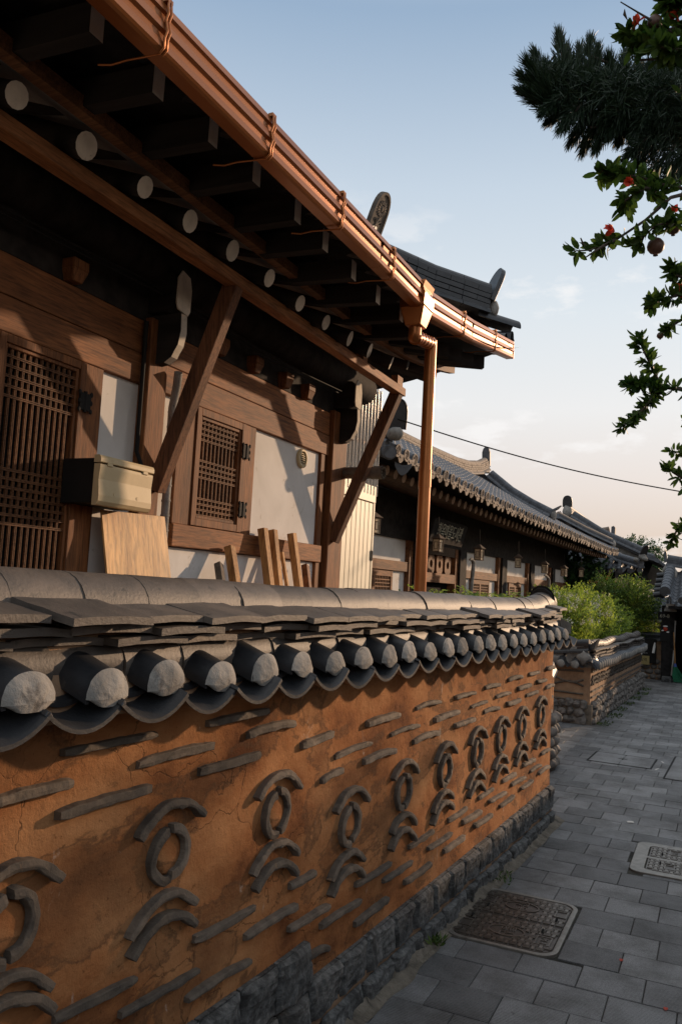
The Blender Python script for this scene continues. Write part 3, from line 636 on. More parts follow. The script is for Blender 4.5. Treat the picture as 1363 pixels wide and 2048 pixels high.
def ridge_stack(mb, P, w=0.20, courses=3, ch=0.05, top_r=0.09, base_r=0.075, seg=0.28, rs=None, mtop=1, mbody=0):
    """stacked ridge: a row of filler pipes each side, flat courses with open joints, a rounded top row"""
    rs = rs or random.Random(4); Q = path_pts(P, seg)
    for i in range(len(Q)-1):
        a, b = Q[i], Q[i+1]; d = (b-a); l = d.length; d.normalize(); sd = d.cross(Vector((0,0,1))).normalized(); up = sd.cross(d)
        def ob(o0, o1, s0, s1, h0, h1):
            c = [a+d*o+sd*s+up*h for h in (h0,h1) for o, s in ((o0,s0),(o1,s0),(o1,s1),(o0,s1))]; mb.hexa(c)
        mb.cur = mbody
        for s in (-1, 1):
            prof = [(base_r*math.cos(t*math.pi/6), base_r*math.sin(t*math.pi/6)) for t in range(7)]
            mb.extrude(prof, a+sd*s*(w*.42)+d*0.003, b+sd*s*(w*.42)-d*0.003, (sd, up), True)
        h = base_r*0.8
        ob(0, l, -w*.36, w*.36, 0, h+courses*ch)
        for c in range(courses):
            ph = l*(0.5 if c % 2 else 0.0); ww = w*.5+rs.uniform(-.004,.006)
            if ph: ob(0.002, ph-0.003, -ww, ww, h+c*ch+.004, h+(c+1)*ch-.004); ob(ph+.003, l-.002, -ww-.003, ww+.003, h+c*ch+.004, h+(c+1)*ch-.004)
            else: ob(0.003, l-.003, -ww, ww, h+c*ch+.004, h+(c+1)*ch-.004)
        mb.cur = mtop
        prof = [(top_r*math.cos(R(-12+204*t/10)), top_r*math.sin(R(-12+204*t/10))) for t in range(11)]
        z0 = h+courses*ch
        mb.extrude([(x*1.02, y) for x, y in prof], a+up*z0+d*0.004, b+up*z0-d*0.0, (sd, up), True)
    mb.cur = 0
def mangwa(mb, w=0.24, h=0.36, t=0.045, relief=True):
    """upright ridge end tile in the local YZ plane facing +X, pointed arch with a raised rim and a carved flower"""
    def outline(k):
        P = [(-w/2*k, 0)]
        for i in range(0, 13):
            a = i/12; y = -math.cos(a*math.pi)*w/2*k; z = h*(0.42+0.58*math.sin(a*math.pi)**0.75)*(1-(1-k)*0.4); P.append((y, z))
        P.append((w/2*k, 0)); return P
    O, I = outline(1), outline(0.84)
    mb.extrude(O, (-t/2,0,0), (t/2-0.012,0,0), ((0,1,0),(0,0,1)))
    n = len(O); V = [(t/2-0.012,*p) for p in O]+[(t/2,*p) for p in O]+[(t/2,*p) for p in I]+[(t/2-0.012,*p) for p in I]
    mb.add(V, [(k,k+1,n+k+1,n+k) for k in range(n-1)]+[(n+k,n+k+1,2*n+k+1,2*n+k) for k in range(n-1)]+[(2*n+k,2*n+k+1,3*n+k+1,3*n+k) for k in range(n-1)])
    if relief:
        for k in range(16):
            a = 2*math.pi*k/16; c = Vector((t/2-0.010, 0.050*math.cos(a), h*0.62+0.055*math.sin(a)))
            mb.tube([c+Vector((0,-.018*math.cos(a),-.018*math.sin(a))), c, c+Vector((0,.018*math.cos(a),.018*math.sin(a)))], [.005,.009,.006], 6)
        mb.blob((t/2-0.010,0,h*.62), (0.010,0.026,0.028), 8, 5)
        mb.tube([(t/2-.010,0.01,h*.42),(t/2-.010,-0.02,h*.22),(t/2-.010,-0.01,h*.06)], 0.007, 6)
        for s in (-1,1): mb.tube([(t/2-.010,-0.01,h*.25),(t/2-.010,s*.045,h*.36),(t/2-.010,s*.06,h*.30)], [.004,.011,.003], 6)

# ================================================================ the near house
HX = -3.05
house = thing('hanok_house', 'brown timber house with white plaster panels and a copper gutter right behind the plaster wall', 'house', (-5.0,3.0,0))
def hp(name, mb, mat, **k): return part(name, mb, mat, house, world=True, **k)
def wbox(x0, x1, y0, y1, z0, z1): b = MB(); b.box(x0,x1,y0,y1,z0,z1); return b
hp('foundation', wbox(-8.3,-2.65,-3.2,7.2,-0.05,0.85), M['granite'])
# wall core and the other walls
b = MB(); b.box(-3.25,HX-0.04,-3.0,6.5,0.85,3.6); b.box(-8.0,-3.25,6.36,6.5,0.85,3.6); b.box(-8.0,-7.9,-3.0,6.36,0.85,3.6); b.box(-7.9,-3.25,-3.0,-2.9,0.85,3.6); hp('wall_core', b, M['dark'])
def panel(y0, y1, z0, z1, dx=0.0):
    b = MB(); b.box(HX-0.045,HX-0.022+dx,y0,y1,z0,z1); return hp('plaster_panel', b, M['white'])
panel(3.40,3.725,0.9,3.0); panel(3.90,4.095,0.9,3.0); panel(4.095,6.09,0.9,2.085); panel(5.02,6.085,2.235,3.0)
panel(-2.8,-0.2,0.9,3.0); panel(0.2,2.0,0.9,3.0)
b = MB(); b.box(-8.02,-3.4,6.5,6.53,0.9,3.3); hp('plaster_panel', b, M['white'])
def beam_y(name, y0, y1, z0, z1, x1, mat='wood_y', x0=HX-0.05): return hp(name, wbox(x0,x1,y0,y1,z0,z1), M[mat], bevel=0.006, seg=2)
beam_y('lintel', -3.0, 3.70, 3.0, 3.172, HX+0.012); beam_y('lintel_plank', -3.0, 3.70, 3.178, 3.372, HX+0.004)
beam_y('lintel', 3.905, 6.215, 3.0, 3.172, HX+0.012); beam_y('lintel_plank', 3.905, 6.215, 3.178, 3.372, HX+0.004)
beam_y('sill_beam', 4.09, 6.15, 2.09, 2.23, HX+0.022)
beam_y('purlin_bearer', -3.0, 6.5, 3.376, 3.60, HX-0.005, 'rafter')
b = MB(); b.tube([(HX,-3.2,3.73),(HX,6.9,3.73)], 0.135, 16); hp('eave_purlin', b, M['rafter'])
def post(y0, y1, x1=HX+0.045, z1=3.4): return hp('post', wbox(HX-0.12,x1,y0,y1,0.85,z1), M['wood_z'], bevel=0.008, seg=2)
post(3.725,3.90); post(6.22,6.50); post(-0.2,0.2); post(-3.0,-2.8)
for y0, y1, z0, z1 in ((3.265,3.40,0.9,3.0),(4.095,4.275,2.23,3.0),(4.875,5.02,2.23,3.0),(6.085,6.16,0.9,3.0),(2.0,2.10,0.9,3.0)):
    hp('jamb', wbox(HX-0.05,HX+0.006,y0,y1,z0,z1), M['wood_z'], bevel=0.005, seg=2)
# lattice door and window
def lattice(name, y0, y1, z0, z1, rail, nv, groups, gap):
    d = thing(name, None, None); d.parent = house; d.location = Vector((HX,(y0+y1)/2,z0))-house.location
    f = MB(); w = (y1-y0)/2; h = z1-z0; x0, x1 = -0.03, 0.016
    f.box(x0,x1,-w,-w+rail,0,h); f.box(x0,x1,w-rail,w,0,h); f.box(x0,x1-.001,-w+rail,w-rail,0,rail); f.box(x0,x1-.001,-w+rail,w-rail,h-rail,h)
    fr = part('frame', f, M['wood_z'], d, bevel=0.004, seg=2)
    f = MB(); q = rail*0.45; i0 = w-rail
    f.box(x0,x1-.012,-i0,-i0+q,rail,h-rail); f.box(x0,x1-.012,i0-q,i0,rail,h-rail); f.box(x0,x1-.013,-i0+q,i0-q,rail,rail+q); f.box(x0,x1-.013,-i0+q,i0-q,h-rail-q,h-rail)
    part('inner_moulding', f, M['wood_z'], d, bevel=0.003)
    f = MB(); i0 -= q
    for k in range(nv):
        y = -i0+2*i0*(k+1)/(nv+1)
        for s in (-1,1): f.box(-0.018,-0.006,y+s*.0042-.0019,y+s*.0042+.0019,rail,h-rail)
        f.box(-0.019,-0.011,y-.003,y+.003,rail,h-rail)
    for zc in groups:
        for s in (-1,1): f.box(-0.016,-0.002,-i0,i0,zc-z0+s*.0045-.002,zc-z0+s*.0045+.002)
        f.box(-0.017,-0.008,-i0,i0,zc-z0-.003,zc-z0+.003)
    part('lattice', f, M['wood_x'], d)
    part('backing', wbox(-0.036,-0.030,-w+.01,w-.01,.01,h-.01), M['dark'], d)
    return d
dg = [2.900-.0475*k for k in range(5)]+[2.365-.0425*k for k in range(7)]+[1.5-.045*k for k in range(5)]
d1 = lattice('lattice_door', 2.685, 3.262, 0.92, 2.998, 0.042, 11, dg, 0); d2 = lattice('lattice_door', 2.105, 2.682, 0.92, 2.998, 0.042, 11, dg, 0)
wg = [2.905-.036*k for k in range(4)]+[2.66-.036*k for k in range(4)]+[2.415-.036*k for k in range(4)]
w1_ = lattice('lattice_window', 4.278, 4.872, 2.235, 2.998, 0.05, 9, wg, 0)
def hinge(d, y, z):
    b = MB(); b.tube([(0,0,-.055),(0,0,.055)], .010, 8)
    for s in (-1,1): b.box(-.008,.004,min(0,s*.04),max(0,s*.04),-.045,.045)
    for s in (-1,1):
        for q in (-.045,0,.045): b.blob((.002,s*.043,q), (.006,.012,.014), 8, 5)
    part('hinge', b, M['iron'], d, loc=(0.022,y,z))
hinge(w1_, 0.297, 0.16); hinge(w1_, 0.297, 0.57); hinge(d1, 0.285, 1.87); hinge(d1, 0.285, 0.5)
# vent cowl
v = thing('vent', None, None); v.parent = house; v.location = Vector((HX-0.02,5.77,2.905))-house.location
b = MB(); C1 = [(.078*math.cos(2*math.pi*k/28),.078*math.sin(2*math.pi*k/28)) for k in range(28)]; C2 = [(x*.70,y*.70) for x,y in C1]
n = 28; VV = [(0,*p) for p in C1]+[(.022,p[0]*.97,p[1]*.97) for p in C1]+[(.026,*p) for p in C2]+[(.004,*p) for p in C2]
b.add(VV, [(k,(k+1)%n,n+(k+1)%n,n+k) for k in range(n)]+[(n+k,n+(k+1)%n,2*n+(k+1)%n,2*n+k) for k in range(n)]+[(2*n+k,2*n+(k+1)%n,3*n+(k+1)%n,3*n+k) for k in range(n)], True)
part('vent_rim', b, M['beige'], v)
b = MB()
for k in range(6):
    z = -.042+k*.0168; l = math.sqrt(max(0,.054**2-z*z)); b.hexa([(.006,-l,z-.006),(.020,-l,z-.006),(.020,l,z-.006),(.006,l,z-.006),(.004,-l,z-.001),(.016,-l,z+.003),(.016,l,z+.003),(.004,l,z-.001)])
part('louvre', b, M['beige'], v); b = MB(); b.add([(.003,*p) for p in C2], [tuple(range(28))]); part('vent_back', b, M['dark'], v)
# bearing blocks and bracket arms on the posts
def soro(y, x=HX+0.005):
    b = MB(); b.hexa([(x-.05,y-.035,3.376),(x+.05,y-.035,3.376),(x+.05,y+.035,3.376),(x-.05,y+.035,3.376),(x-.05,y-.055,3.44),(x+.07,y-.055,3.44),(x+.07,y+.055,3.44),(x-.05,y+.055,3.44)])
    b.box(x-.05,x+.07,y-.055,y+.055,3.44,3.49); hp('bearing_block', b, M['wood_z'], bevel=0.004)
for y in (1.2,2.2,3.1,4.45,4.9,5.35,5.72): soro(y)
def bracket(y):
    b = MB(); b.cur = 0
    pr = [(-.10,3.42),(-.62,3.42)]                                # beam head
    t = 0.07
    O = [(HX-.1,3.43),(HX+.13,3.43),(HX+.17,3.47),(HX+.185,3.52),(HX+.185,3.60),(HX+.16,3.66),(HX-.1,3.69)]
    b.extrude(O, (0,y-t,0), (0,y+t,0), ((1,0,0),(0,0,1)))
    hp('beam_head', b, M['rafter'], bevel=0.006)
    b = MB(); E = [(-.050,3.445),(.045,3.43),(.064,3.46),(.067,3.59),(.045,3.66),(-.03,3.68),(-.064,3.63),(-.067,3.48)]
    b.extrude(E, (HX+.186,y,0), (HX+.196,y,0), ((0,1,0),(0,0,1))); hp('whitewashed_head', b, M['endgrain'])
    b = MB(); t = 0.032
    O = [(HX-.05,3.425),(HX+.20,3.425),(HX+.205,3.32),(HX+.19,3.24),(HX+.165,3.20),(HX+.15,3.17),(HX+.10,3.14),(HX-.05,3.12)]
    b.extrude(O, (0,y-t,0), (0,y+t,0), ((1,0,0),(0,0,1))); hp('bracket_arm', b, M['rafter'], bevel=0.004)
    b = MB(); q = [(HX+.20,3.425),(HX+.205,3.32),(HX+.19,3.24),(HX+.165,3.20),(HX+.15,3.17),(HX+.10,3.14)]; b.add([(x+.003,yy,z) for yy in (y-.028,y+.028) for x, z in q], [(k,k+1,7+k,6+k) for k in range(5)]); hp('bracket_lit_edge', b, M['endgrain'])  # pale strip: light on the arm's front edge put into the colour
bracket(3.81); bracket(6.36)
# conduits on the front
b = MB(); b.tube([(HX+.035,3.685,3.36),(HX+.035,3.685,2.60),(HX+.06,3.72,2.5)], 0.013, 8); hp('black_conduit', b, M['iron'])
b = MB(); b.tube([(HX+.10,3.93,3.12),(HX+.07,3.965,3.05),(HX+.03,3.99,2.92),(HX+.025,4.0,2.5),(HX+.02,4.005,1.0)], 0.026, 10)
for k in range(12): b.tube([(HX+.025,4.0,1.9+k*.09),(HX+.024,4.0,1.912+k*.09)], 0.0285, 10)
hp('wrapped_pipe', b, M['mortar'])
for x in (-2.93,-2.90): 
    b = MB(); b.tube([(x,-2+k*.45,3.50+.02*math.sin(k*1.1)+(.012 if x > -2.92 else 0)) for k in range(19)], 0.006, 5); hp('eave_wire', b, M['iron'])

# eaves ------------------------------------------------------------
def lift(y): return 0.06*max(0, y-4.95)**2
RAFT = [0.6,0.97,1.34,1.71,2.08,2.45,2.82,3.18,3.55,3.94,4.33,4.68,5.07,5.44,5.88]
RAFT = [2.08-0.37*k for k in range(12,4,-1)]+RAFT
def rafter_mb(r, a, b):
    mb = MB(); mb.tube([a, b], r, 14, caps=False); n = 14; mb.cur = 1; mb.add(mb.v[:n], [tuple(reversed(range(n)))]); mb.add(mb.v[n:2*n], [tuple(range(n))]); mb.cur = 0; return mb
R0 = None
for i, y in enumerate(RAFT):
    z = 3.645 - 0.03*math.exp(-((y-4.7)/0.6)**2) + lift(y)*0.55
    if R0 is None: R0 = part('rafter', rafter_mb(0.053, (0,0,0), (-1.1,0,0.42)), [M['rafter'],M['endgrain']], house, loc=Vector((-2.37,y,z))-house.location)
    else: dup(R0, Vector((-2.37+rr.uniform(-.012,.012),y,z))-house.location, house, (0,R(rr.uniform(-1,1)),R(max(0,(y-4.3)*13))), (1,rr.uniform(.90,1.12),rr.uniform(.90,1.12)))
# fan rafters turning the corner
for k, (x, y, z) in enumerate(((-2.36,6.22,3.76),(-2.37,6.55,3.82),(-2.40,6.85,3.88))):
    o = Vector((-3.6,5.9-0.2*k,4.08)); b = rafter_mb(0.052, (x,y,z), o); hp('fan_rafter', b, [M['rafter'],M['rafter']])
# plaster between the rafters, end board, flying rafters, soffit
b = MB(); b.grid(lambda u, v: (lerp(-2.34,-3.1,v), lerp(-3,6.1,u), 3.715+lerp(0,.29,v)+lift(lerp(-3,6.1,u))*.5), 60, 3, flip=True); hp('rafter_infill', b, M['clay_pale'] if 'clay_pale' in M else M['mortar'])
b = MB()
for i in range(40):
    y0, y1 = lerp(-3,7.3,i/40), lerp(-3,7.3,(i+1)/40); za, zb = 3.745+lift(y0)*.75, 3.745+lift(y1)*.75
    b.hexa([(-2.355,y0,za-.035),(-2.30,y0,za-.035),(-2.30,y1,zb-.035),(-2.355,y1,zb-.035),(-2.355,y0,za+.03),(-2.30,y0,za+.03),(-2.30,y1,zb+.03),(-2.355,y1,zb+.03)])
hp('rafter_end_board', b, M['wood_x'])
def buyeon(x, y, z, tail, w=.066, h=.112):
    mb = MB(); a = Vector((x,y,z)); t = Vector(tail); d = (t-a).normalized(); m_ = a.lerp(t, .45)-Vector((0,0,.025))
    sd = d.cross(Vector((0,0,1))).normalized()
    ring = lambda c, hh: [c+sd*(-w/2)+Vector((0,0,-hh)), c+sd*(w/2)+Vector((0,0,-hh)), c+sd*(w/2)+Vector((0,0,.055)), c+sd*(-w/2)+Vector((0,0,.055))]
    V = ring(a, .057)+ring(m_, .062)+ring(t, .04)
    mb.add(V, [(i*4+k, i*4+(k+1)%4, (i+1)*4+(k+1)%4, (i+1)*4+k) for i in range(2) for k in range(4)]); mb.cur = 1; mb.add(V[:4], [(3,2,1,0)]); return mb
BY = [2.0-.36*k for k in range(12,0,-1)]+[2.0,2.36,2.72,3.07,3.46,3.80,4.19,4.55,4.95,5.33]
B0 = None
for y in BY:
    z = 3.77-0.06*max(0,(y-3.2)/1.5)*(1 if y < 4.8 else 0.6)+lift(y)
    if B0 is None: B0 = part('flying_rafter', buyeon(0,0,0,(-0.85,0,0.10)), [M['rafter'],M['whitewash']], house, loc=Vector((-1.95,y,z))-house.location)
    else: dup(B0, Vector((-1.95+rr.uniform(-.012,.012),y+rr.uniform(-.01,.01),z))-house.location, house, (0,R(rr.uniform(-1,1)),R(rr.uniform(-1,1))))
for k in range(5):
    t = (k+1)/6; y = lerp(5.4,7.5,t); x = -1.97-0.02*t; hp('fan_flying_rafter', buyeon(x,y,3.73+lift(y)*.93,(x-.75,y-0.16-.40*t,3.90+lift(y)*.55)), [M['rafter'],M['rafter']])
b = MB()
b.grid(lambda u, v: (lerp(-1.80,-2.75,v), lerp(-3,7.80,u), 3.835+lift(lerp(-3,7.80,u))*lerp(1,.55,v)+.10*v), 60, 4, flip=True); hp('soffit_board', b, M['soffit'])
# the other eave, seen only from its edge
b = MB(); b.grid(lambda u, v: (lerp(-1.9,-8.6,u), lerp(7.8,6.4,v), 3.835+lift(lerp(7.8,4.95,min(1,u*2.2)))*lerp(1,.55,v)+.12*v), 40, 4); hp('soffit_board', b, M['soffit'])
# hip rafters
b = MB(); O = [(-.4,-.10),(.0,-.10),(.06,-.06),(.07,0.02),(.07,.10),(-.4,.10)]
def hipbar(a, e, w, h):
    mb = MB(); a = Vector(a); e = Vector(e); mb.bar(a, e, w, h); return mb
hp('hip_rafter', hipbar((-3.3,6.2,4.16),(-2.42,7.08,3.92),.15,.21), M['rafter'], bevel=0.03, seg=3)
hp('hip_rafter', hipbar((-3.1,6.5,4.08),(-1.96,7.66,4.30),.13,.15), M['rafter'], bevel=0.03, seg=3)
# support beam and braces added under the rafters
hp('support_beam', wbox(-2.545,-2.462,-3.0,6.46,3.545,3.612), M['beam'], bevel=0.004, seg=2)
b = MB(); b.box(-2.53,-2.47,5.55,5.63,3.612,3.67); hp('wedge', b, M['beam']); b = MB(); b.box(-2.53,-2.47,6.28,6.40,3.612,3.69); hp('wedge', b, M['beam'])
def brace(y0, y1, ztop, zbot):
    b = MB(); b.bar((-2.515,y0,ztop),(HX+.05,y1,zbot),.078,.095,up=(1,0,.3)); hp('diagonal_brace', b, M['brace'], bevel=0.004)
brace(3.80,3.86,3.565,2.40); brace(6.385,6.30,3.565,2.28); brace(0.0,0.0,3.565,2.40)

# gutter ---------------------------------------------------------
GP = [(0,.165),(0.006,.136),(-.046,.106),(0.000,.102),(0.006,.070),(-.044,.040),(-.004,.036),(0.0,0.008),(-.008,0.0),(-.018,-.006),(-.075,-.002),(-.080,.13),(-.075,.13),(-.071,.004),(-.010,.004),(-.004,.165)]
gt = thing('gutter', None, None); gt.parent = house; gt.location = Vector((-1.75,2,3.70))-house.location
def gp(name, mb, mat, **k):
    mb.v = [(x+1.75,y-2,z-3.70) for x, y, z in mb.v]; return part(name, mb, mat, gt, **k)
ys = [-3.2,-0.9,1.7,4.12,4.83]
b = MB()
for a, c in zip(ys, ys[1:]): b.extrude(GP, (-1.75,a+.002,3.70-.012*math.sin(a)), (-1.75,c,3.70-.012*math.sin(c)), ((1,0,0),(0,0,1)))
gp('gutter_run', b, M['copper'])
b = MB(); b.extrude(GP, (-1.75,4.95,3.70), (-1.80,6.15,3.895), ((1,0,0),(0,0,1))); b.extrude(GP, (-1.80,6.153,3.895), (-1.868,7.80,4.215), ((1,0,0),(0,0,1))); gp('gutter_run', b, M['copper'])
b = MB(); b.extrude([(-.08,.13),(0,.165),(0,-.004),(-.075,-.004)], (-1.866,7.80,4.215), (-1.866,7.806,4.215), ((1,0,0),(0,0,1))); gp('end_cap', b, M['copper'])
def strap(y, x=-1.75, z=3.70):
    b = MB(); P = [(x-.03,.178),(x+.010,.176),(x+.014,.125),(x+.004,.10),(x+.014,.06),(x+.004,.035),(x+.004,.0),(x-.014,-.014)]
    for k in (-.008,.008): b.tube([(p,y+k+.01*(.17-q),z+q) for p, q in P], .0048, 6)
    b.box(x-.01,x+.012,y-.016,y+.016,z+.166,z+.180)
    b.tube([(x-.014,y,z-.014),(x-.16,y,z-.002),(x-.22,y-.01,z-.012),(x-.27,y-.02,z-.006)], .0042, 6)
    gp('strap', b, M['copper'])
for y in (-1.5,-.77,-.05,.67,1.39,2.12,2.85,3.57,4.28): strap(y)
strap(5.85,-1.787,3.846); strap(6.95,-1.833,4.05)
# outlet box and downspout
b = MB(); OB = [(-1.90,3.72),(-1.735,3.72),(-1.728,3.80),(-1.745,3.84),(-1.728,3.885),(-1.90,3.885)]
b.extrude(OB, (0,4.80,0), (0,4.98,0), ((1,0,0),(0,0,1)))
b.hexa([(-1.87,4.83,3.60),(-1.765,4.83,3.60),(-1.765,4.945,3.60),(-1.87,4.945,3.60),(-1.90,4.80,3.72),(-1.735,4.80,3.72),(-1.735,4.98,3.72),(-1.90,4.98,3.72)])
gp('outlet_box', b, M['copper'], bevel=0.006)
PD = at(861,690,'x',-1.83); PD2 = at(839,1188,'x',-1.83)
b = MB(); P = [(-1.82,4.89,3.62),(-1.82,4.89,3.56)]
for k in range(9):
    t = k/8; s_ = t*t*(3-2*t); P.append((-1.82-.01*s_, lerp(4.89,PD.y,s_), lerp(3.53,PD.z+.02,t)))
b.tube(P, 0.042, 14)
for k in range(1,8):
    q = Vector(P[1+k]); b.tube([q, q+(Vector(P[2+k])-q)*.4], 0.046, 14)
gp('downspout_bend', b, M['copper'])
b = MB(); b.tube([(-1.83,PD.y,PD.z+.03),(-1.83,PD2.y,0.05)], 0.041, 16); b.tube([(-1.83,PD.y,2.72),(-1.83,PD.y,2.60)], 0.044, 16, caps=True)
gp('downspout', b, M['copper'])

# roof -----------------------------------------------------------
def rz1(d): return 3.785+0.42*d+0.02*d*d
def surf_e(d, y, h): return (-1.83-d-0.07*lift(y), y, rz1(d)+(lift(y)*1.22+.02)*max(0,1-d/2.4)+h)
def dmax_e(y): return 4.6 if y < 6.6 else max(0.02, (7.88-y)*1.0)
b = MB(); tile_slope(b, -3.3, 7.86, 0.275, surf_e, dmax_e); hp('roof_tiles', b, M['tile_black'])
def surf_n(d, x, h): yy = 7.85-d; return (x, yy, rz1(d)+.14+0.055*max(0,(x+1.88+2.9))**2*max(0,1-d/2.4)+h) if x > -4.7 else (x, yy, rz1(d)+.14+h)
b = MB(); tile_slope(b, -8.9, -1.9, 0.275, surf_n, lambda x: max(0.02, min(1.3, (-1.86-x)))); hp('roof_tiles', b, M['tile_black'])
b = MB(); b.add([(-3.2,6.62,4.5),(-9.0,6.62,4.5),(-6.3,6.62,6.35)], [(0,1,2)]); b.add([(-6.3,-3.3,6.3),(-6.3,6.65,6.3),(-9.5,6.65,4.4),(-9.5,-3.3,4.4)], [(0,1,2,3)]); hp('gable', b, M['mortar'])
b = MB(); ridge_stack(b, [(-2.12,7.58,4.58),(-2.55,7.15,4.66),(-3.0,6.7,4.80)], .20, 4, .052, .085, .06, .26); hp('hip_ridge', b, [M['tile_black'],M['tile_black']])
b = MB(); ridge_stack(b, [(-2.98,6.62,4.92),(-3.7,6.62,5.18),(-6.3,6.62,6.4)], .20, 3, .05, .085, .06, .26); hp('descending_ridge', b, [M['tile_black'],M['tile_black']])
b = MB(); ridge_stack(b, [(-6.3,6.75,6.45),(-6.3,3,6.3),(-6.3,-3.3,6.3)], .22, 5, .05, .09, .07, .28); hp('main_ridge', b, [M['tile_brown'],M['tile_brown']])
b = MB(); mangwa(b, .23, .40, .05, False); hp_o = part('ridge_end_tile', b, M['tile_black'], house, loc=Vector((-2.10,7.60,4.72))-house.location, rot=(0,R(22),R(45)), bevel=0.004)
b = MB(); b.blob((0,0,0), (.05,.105,.10), 12, 8); part('mortar_plug', b, M['mortar'], house, loc=Vector((-2.06,7.64,4.66))-house.location, rot=(0,0,R(45)))
b = MB(); mangwa(b, .235, .40, .05, True); part('ridge_end_tile', b, M['shard'], house, loc=at(742,470,'y',6.62)-house.location, rot=(0,R(20),R(-6)), bevel=0.003)
b = MB(); b.shell(arcprof(0.085,0,180,10), (-0.42,0,0.02), (0.05,0,0.0), ((0,1,0),(0,0,1)), 0.015); part('corner_tile', b, M['tile_black'], house, loc=Vector((-1.90,7.80,4.50))-house.location, rot=(0,R(4),R(45)))
# ================================================================ things fixed to and leaning on the near house
def P(px, py, x): return at(px, py, 'x', x)
bx = thing('meter_box', 'beige plastic service box on the house wall above the plywood board', 'service box', (-2.90,3.365,2.24))
b = MB(); b.extrude([(.06,-.002),(.085,-.002),(.10,.02),(.102,.05),(.094,.13),(.10,.19),(.10,.206),(.06,.206)], (0,-.208,0), (0,.208,0), ((1,0,0),(0,0,1))); part('cover', b, M['beige'], bx, bevel=.006, seg=2)
b = MB(); b.extrude([(.06,.212),(.104,.212),(.104,.235),(.095,.25),(.06,.25)], (0,-.212,0), (0,.212,0), ((1,0,0),(0,0,1))); part('lid', b, M['beige'], bx, bevel=.005, seg=2)
for y in (-.14,.14): b = MB(); b.box(.095,.106,y-.02,y+.02,.198,.214); part('lid_clip', b, M['beige'], bx, bevel=.002)
for y in (-.09,.09): b = MB(); b.tube([(.094,y,.062),(.103,y,.062)], .009, 10); part('screw', b, M['beige'], bx)
b = MB(); b.box(-.15,.059,-.20,.20,0.01,.235); part('housing', b, M['iron'], bx)
# plywood
c4 = [P(203,1019,-2.985), P(330,1033,-2.985), P(347,1200,-2.90), P(219,1195,-2.90)]
c4[2] += (c4[2]-c4[1])*1.9; c4[3] += (c4[3]-c4[0])*1.9
b = MB(); nrm = (c4[1]-c4[0]).cross(c4[3]-c4[0]).normalized()*.012; b.hexa(c4+[p+nrm for p in c4])
solo('plywood_board', 'sheet of tan plywood leaning on the house wall below the beige box', 'board', b, M['ply'], bevel=.002)
TM = [((437,1128),(443,1172),.05,'short paint stained offcut furthest left among the timbers','timber_old'),((459,1093),(471,1172),.062,'chunky timber post standing alone left of the tall pair',None),
      ((525,1057),(539,1178),.062,'tallest square timber, left one of the upright pair',None),((545,1060),(557,1178),.058,'tall square timber, right one of the upright pair',None),
      ((563,1104),(575,1180),.028,'thin batten squeezed between the tall pair and the next timber',None),((583,1067),(598,1182),.060,'tall square timber to the right of the pair',None),((610,1131),(616,1184),.055,'short dark timber at the right end of the row','wood_z')]
for (tx,ty),(bx_,by_),w,lb,mt in TM:
    a = P(tx,ty,-2.985); e = P(bx_,by_,-2.90); e = e+(e-a)*(max(0.2,(a.z-0.92)/(a.z-e.z)-1))
    b = MB(); b.bar(e, a, w, w*0.9, up=(1,0,.1)); solo('timber', lb, 'timber', b, M['timber'] if mt is None else (M['wood_z'] if mt == 'wood_z' else M['shard']), 'timbers leaning on the house wall', bevel=.003)
# outdoor closet with a ribbed door, and the clear corrugated sheet over it
cl = thing('garden_closet', 'tall cream metal closet with a ribbed door beside the house corner', 'closet', (-3.4,6.93,0.85))
b = MB(); b.box(-.40,.33,-.36,.38,0,2.0); part('carcass', b, M['cream'], cl)
b = MB(); x0 = .335
for k in range(7):
    y0 = -.34+k*.098; y1 = y0+.094; b.extrude([(x0,y0),(x0+.012,y0+.006),(x0+.012,y1-.006),(x0,y1)], (0,0,.02), (0,0,1.86), ((1,0,0),(0,1,0)))
dr = part('door', b, M['cream'], cl)
b = MB(); b.tube([(.0,0,-.08),(.03,0,-.06),(.038,0,0),(.03,0,.06),(0,0,.08)], .008, 8); b.blob((0,0,.085),(.008,.014,.02)); b.blob((0,0,-.085),(.008,.014,.02)); part('handle', b, M['iron'], dr, loc=(.012,-.30,.40))
for z in (.62,1.36):
    b = MB(); b.tube([(0,0,-.05),(0,0,.05)], .009, 8); b.box(-.006,.004,-.028,.028,-.045,.045); part('hinge', b, M['iron'], cl, loc=(.35,.352,z))
b = MB(); b.box(.335,.352,-.36,-.342,0,2.02); b.box(.335,.352,.350,.385,0,2.02); b.box(.335,.356,-.36,.385,1.87,2.03); part('door_frame', b, M['cream'], cl, bevel=.003)
b = MB(); b.tube([(0,-.09,0),(0,.06,.01)], .007, 8); b.box(-.012,.004,-.10,-.04,-.025,.025); b.tube([(.01,-.02,0),(.025,-.02,-.03)], .005, 6); part('latch', b, M['iron'], cl, loc=(.375,-.40,1.02))
def mat_clear():
    mt, n, bb = newmat('clear_corrugated_plastic'); bb.inputs['Base Color'].default_value = (0.72,0.69,0.64,1); bb.inputs['Roughness'].default_value = 0.16; bb.inputs['Transmission Weight'].default_value = 0.55; bb.inputs['IOR'].default_value = 1.12
    return mt
M['clear'] = mat_clear()
def corr(fn_len, z0, z1, org, dirv, nrm, per=.076, amp=.012):
    b = MB(); D = Vector(dirv); N = Vector(nrm); n = int(fn_len/per*8)
    b.grid(lambda u, v: Vector(org)+D*(u*fn_len)+N*(amp*math.sin(u*fn_len/per*2*math.pi))+Vector((0,0,lerp(z0,z1,v))), n, 1); return b
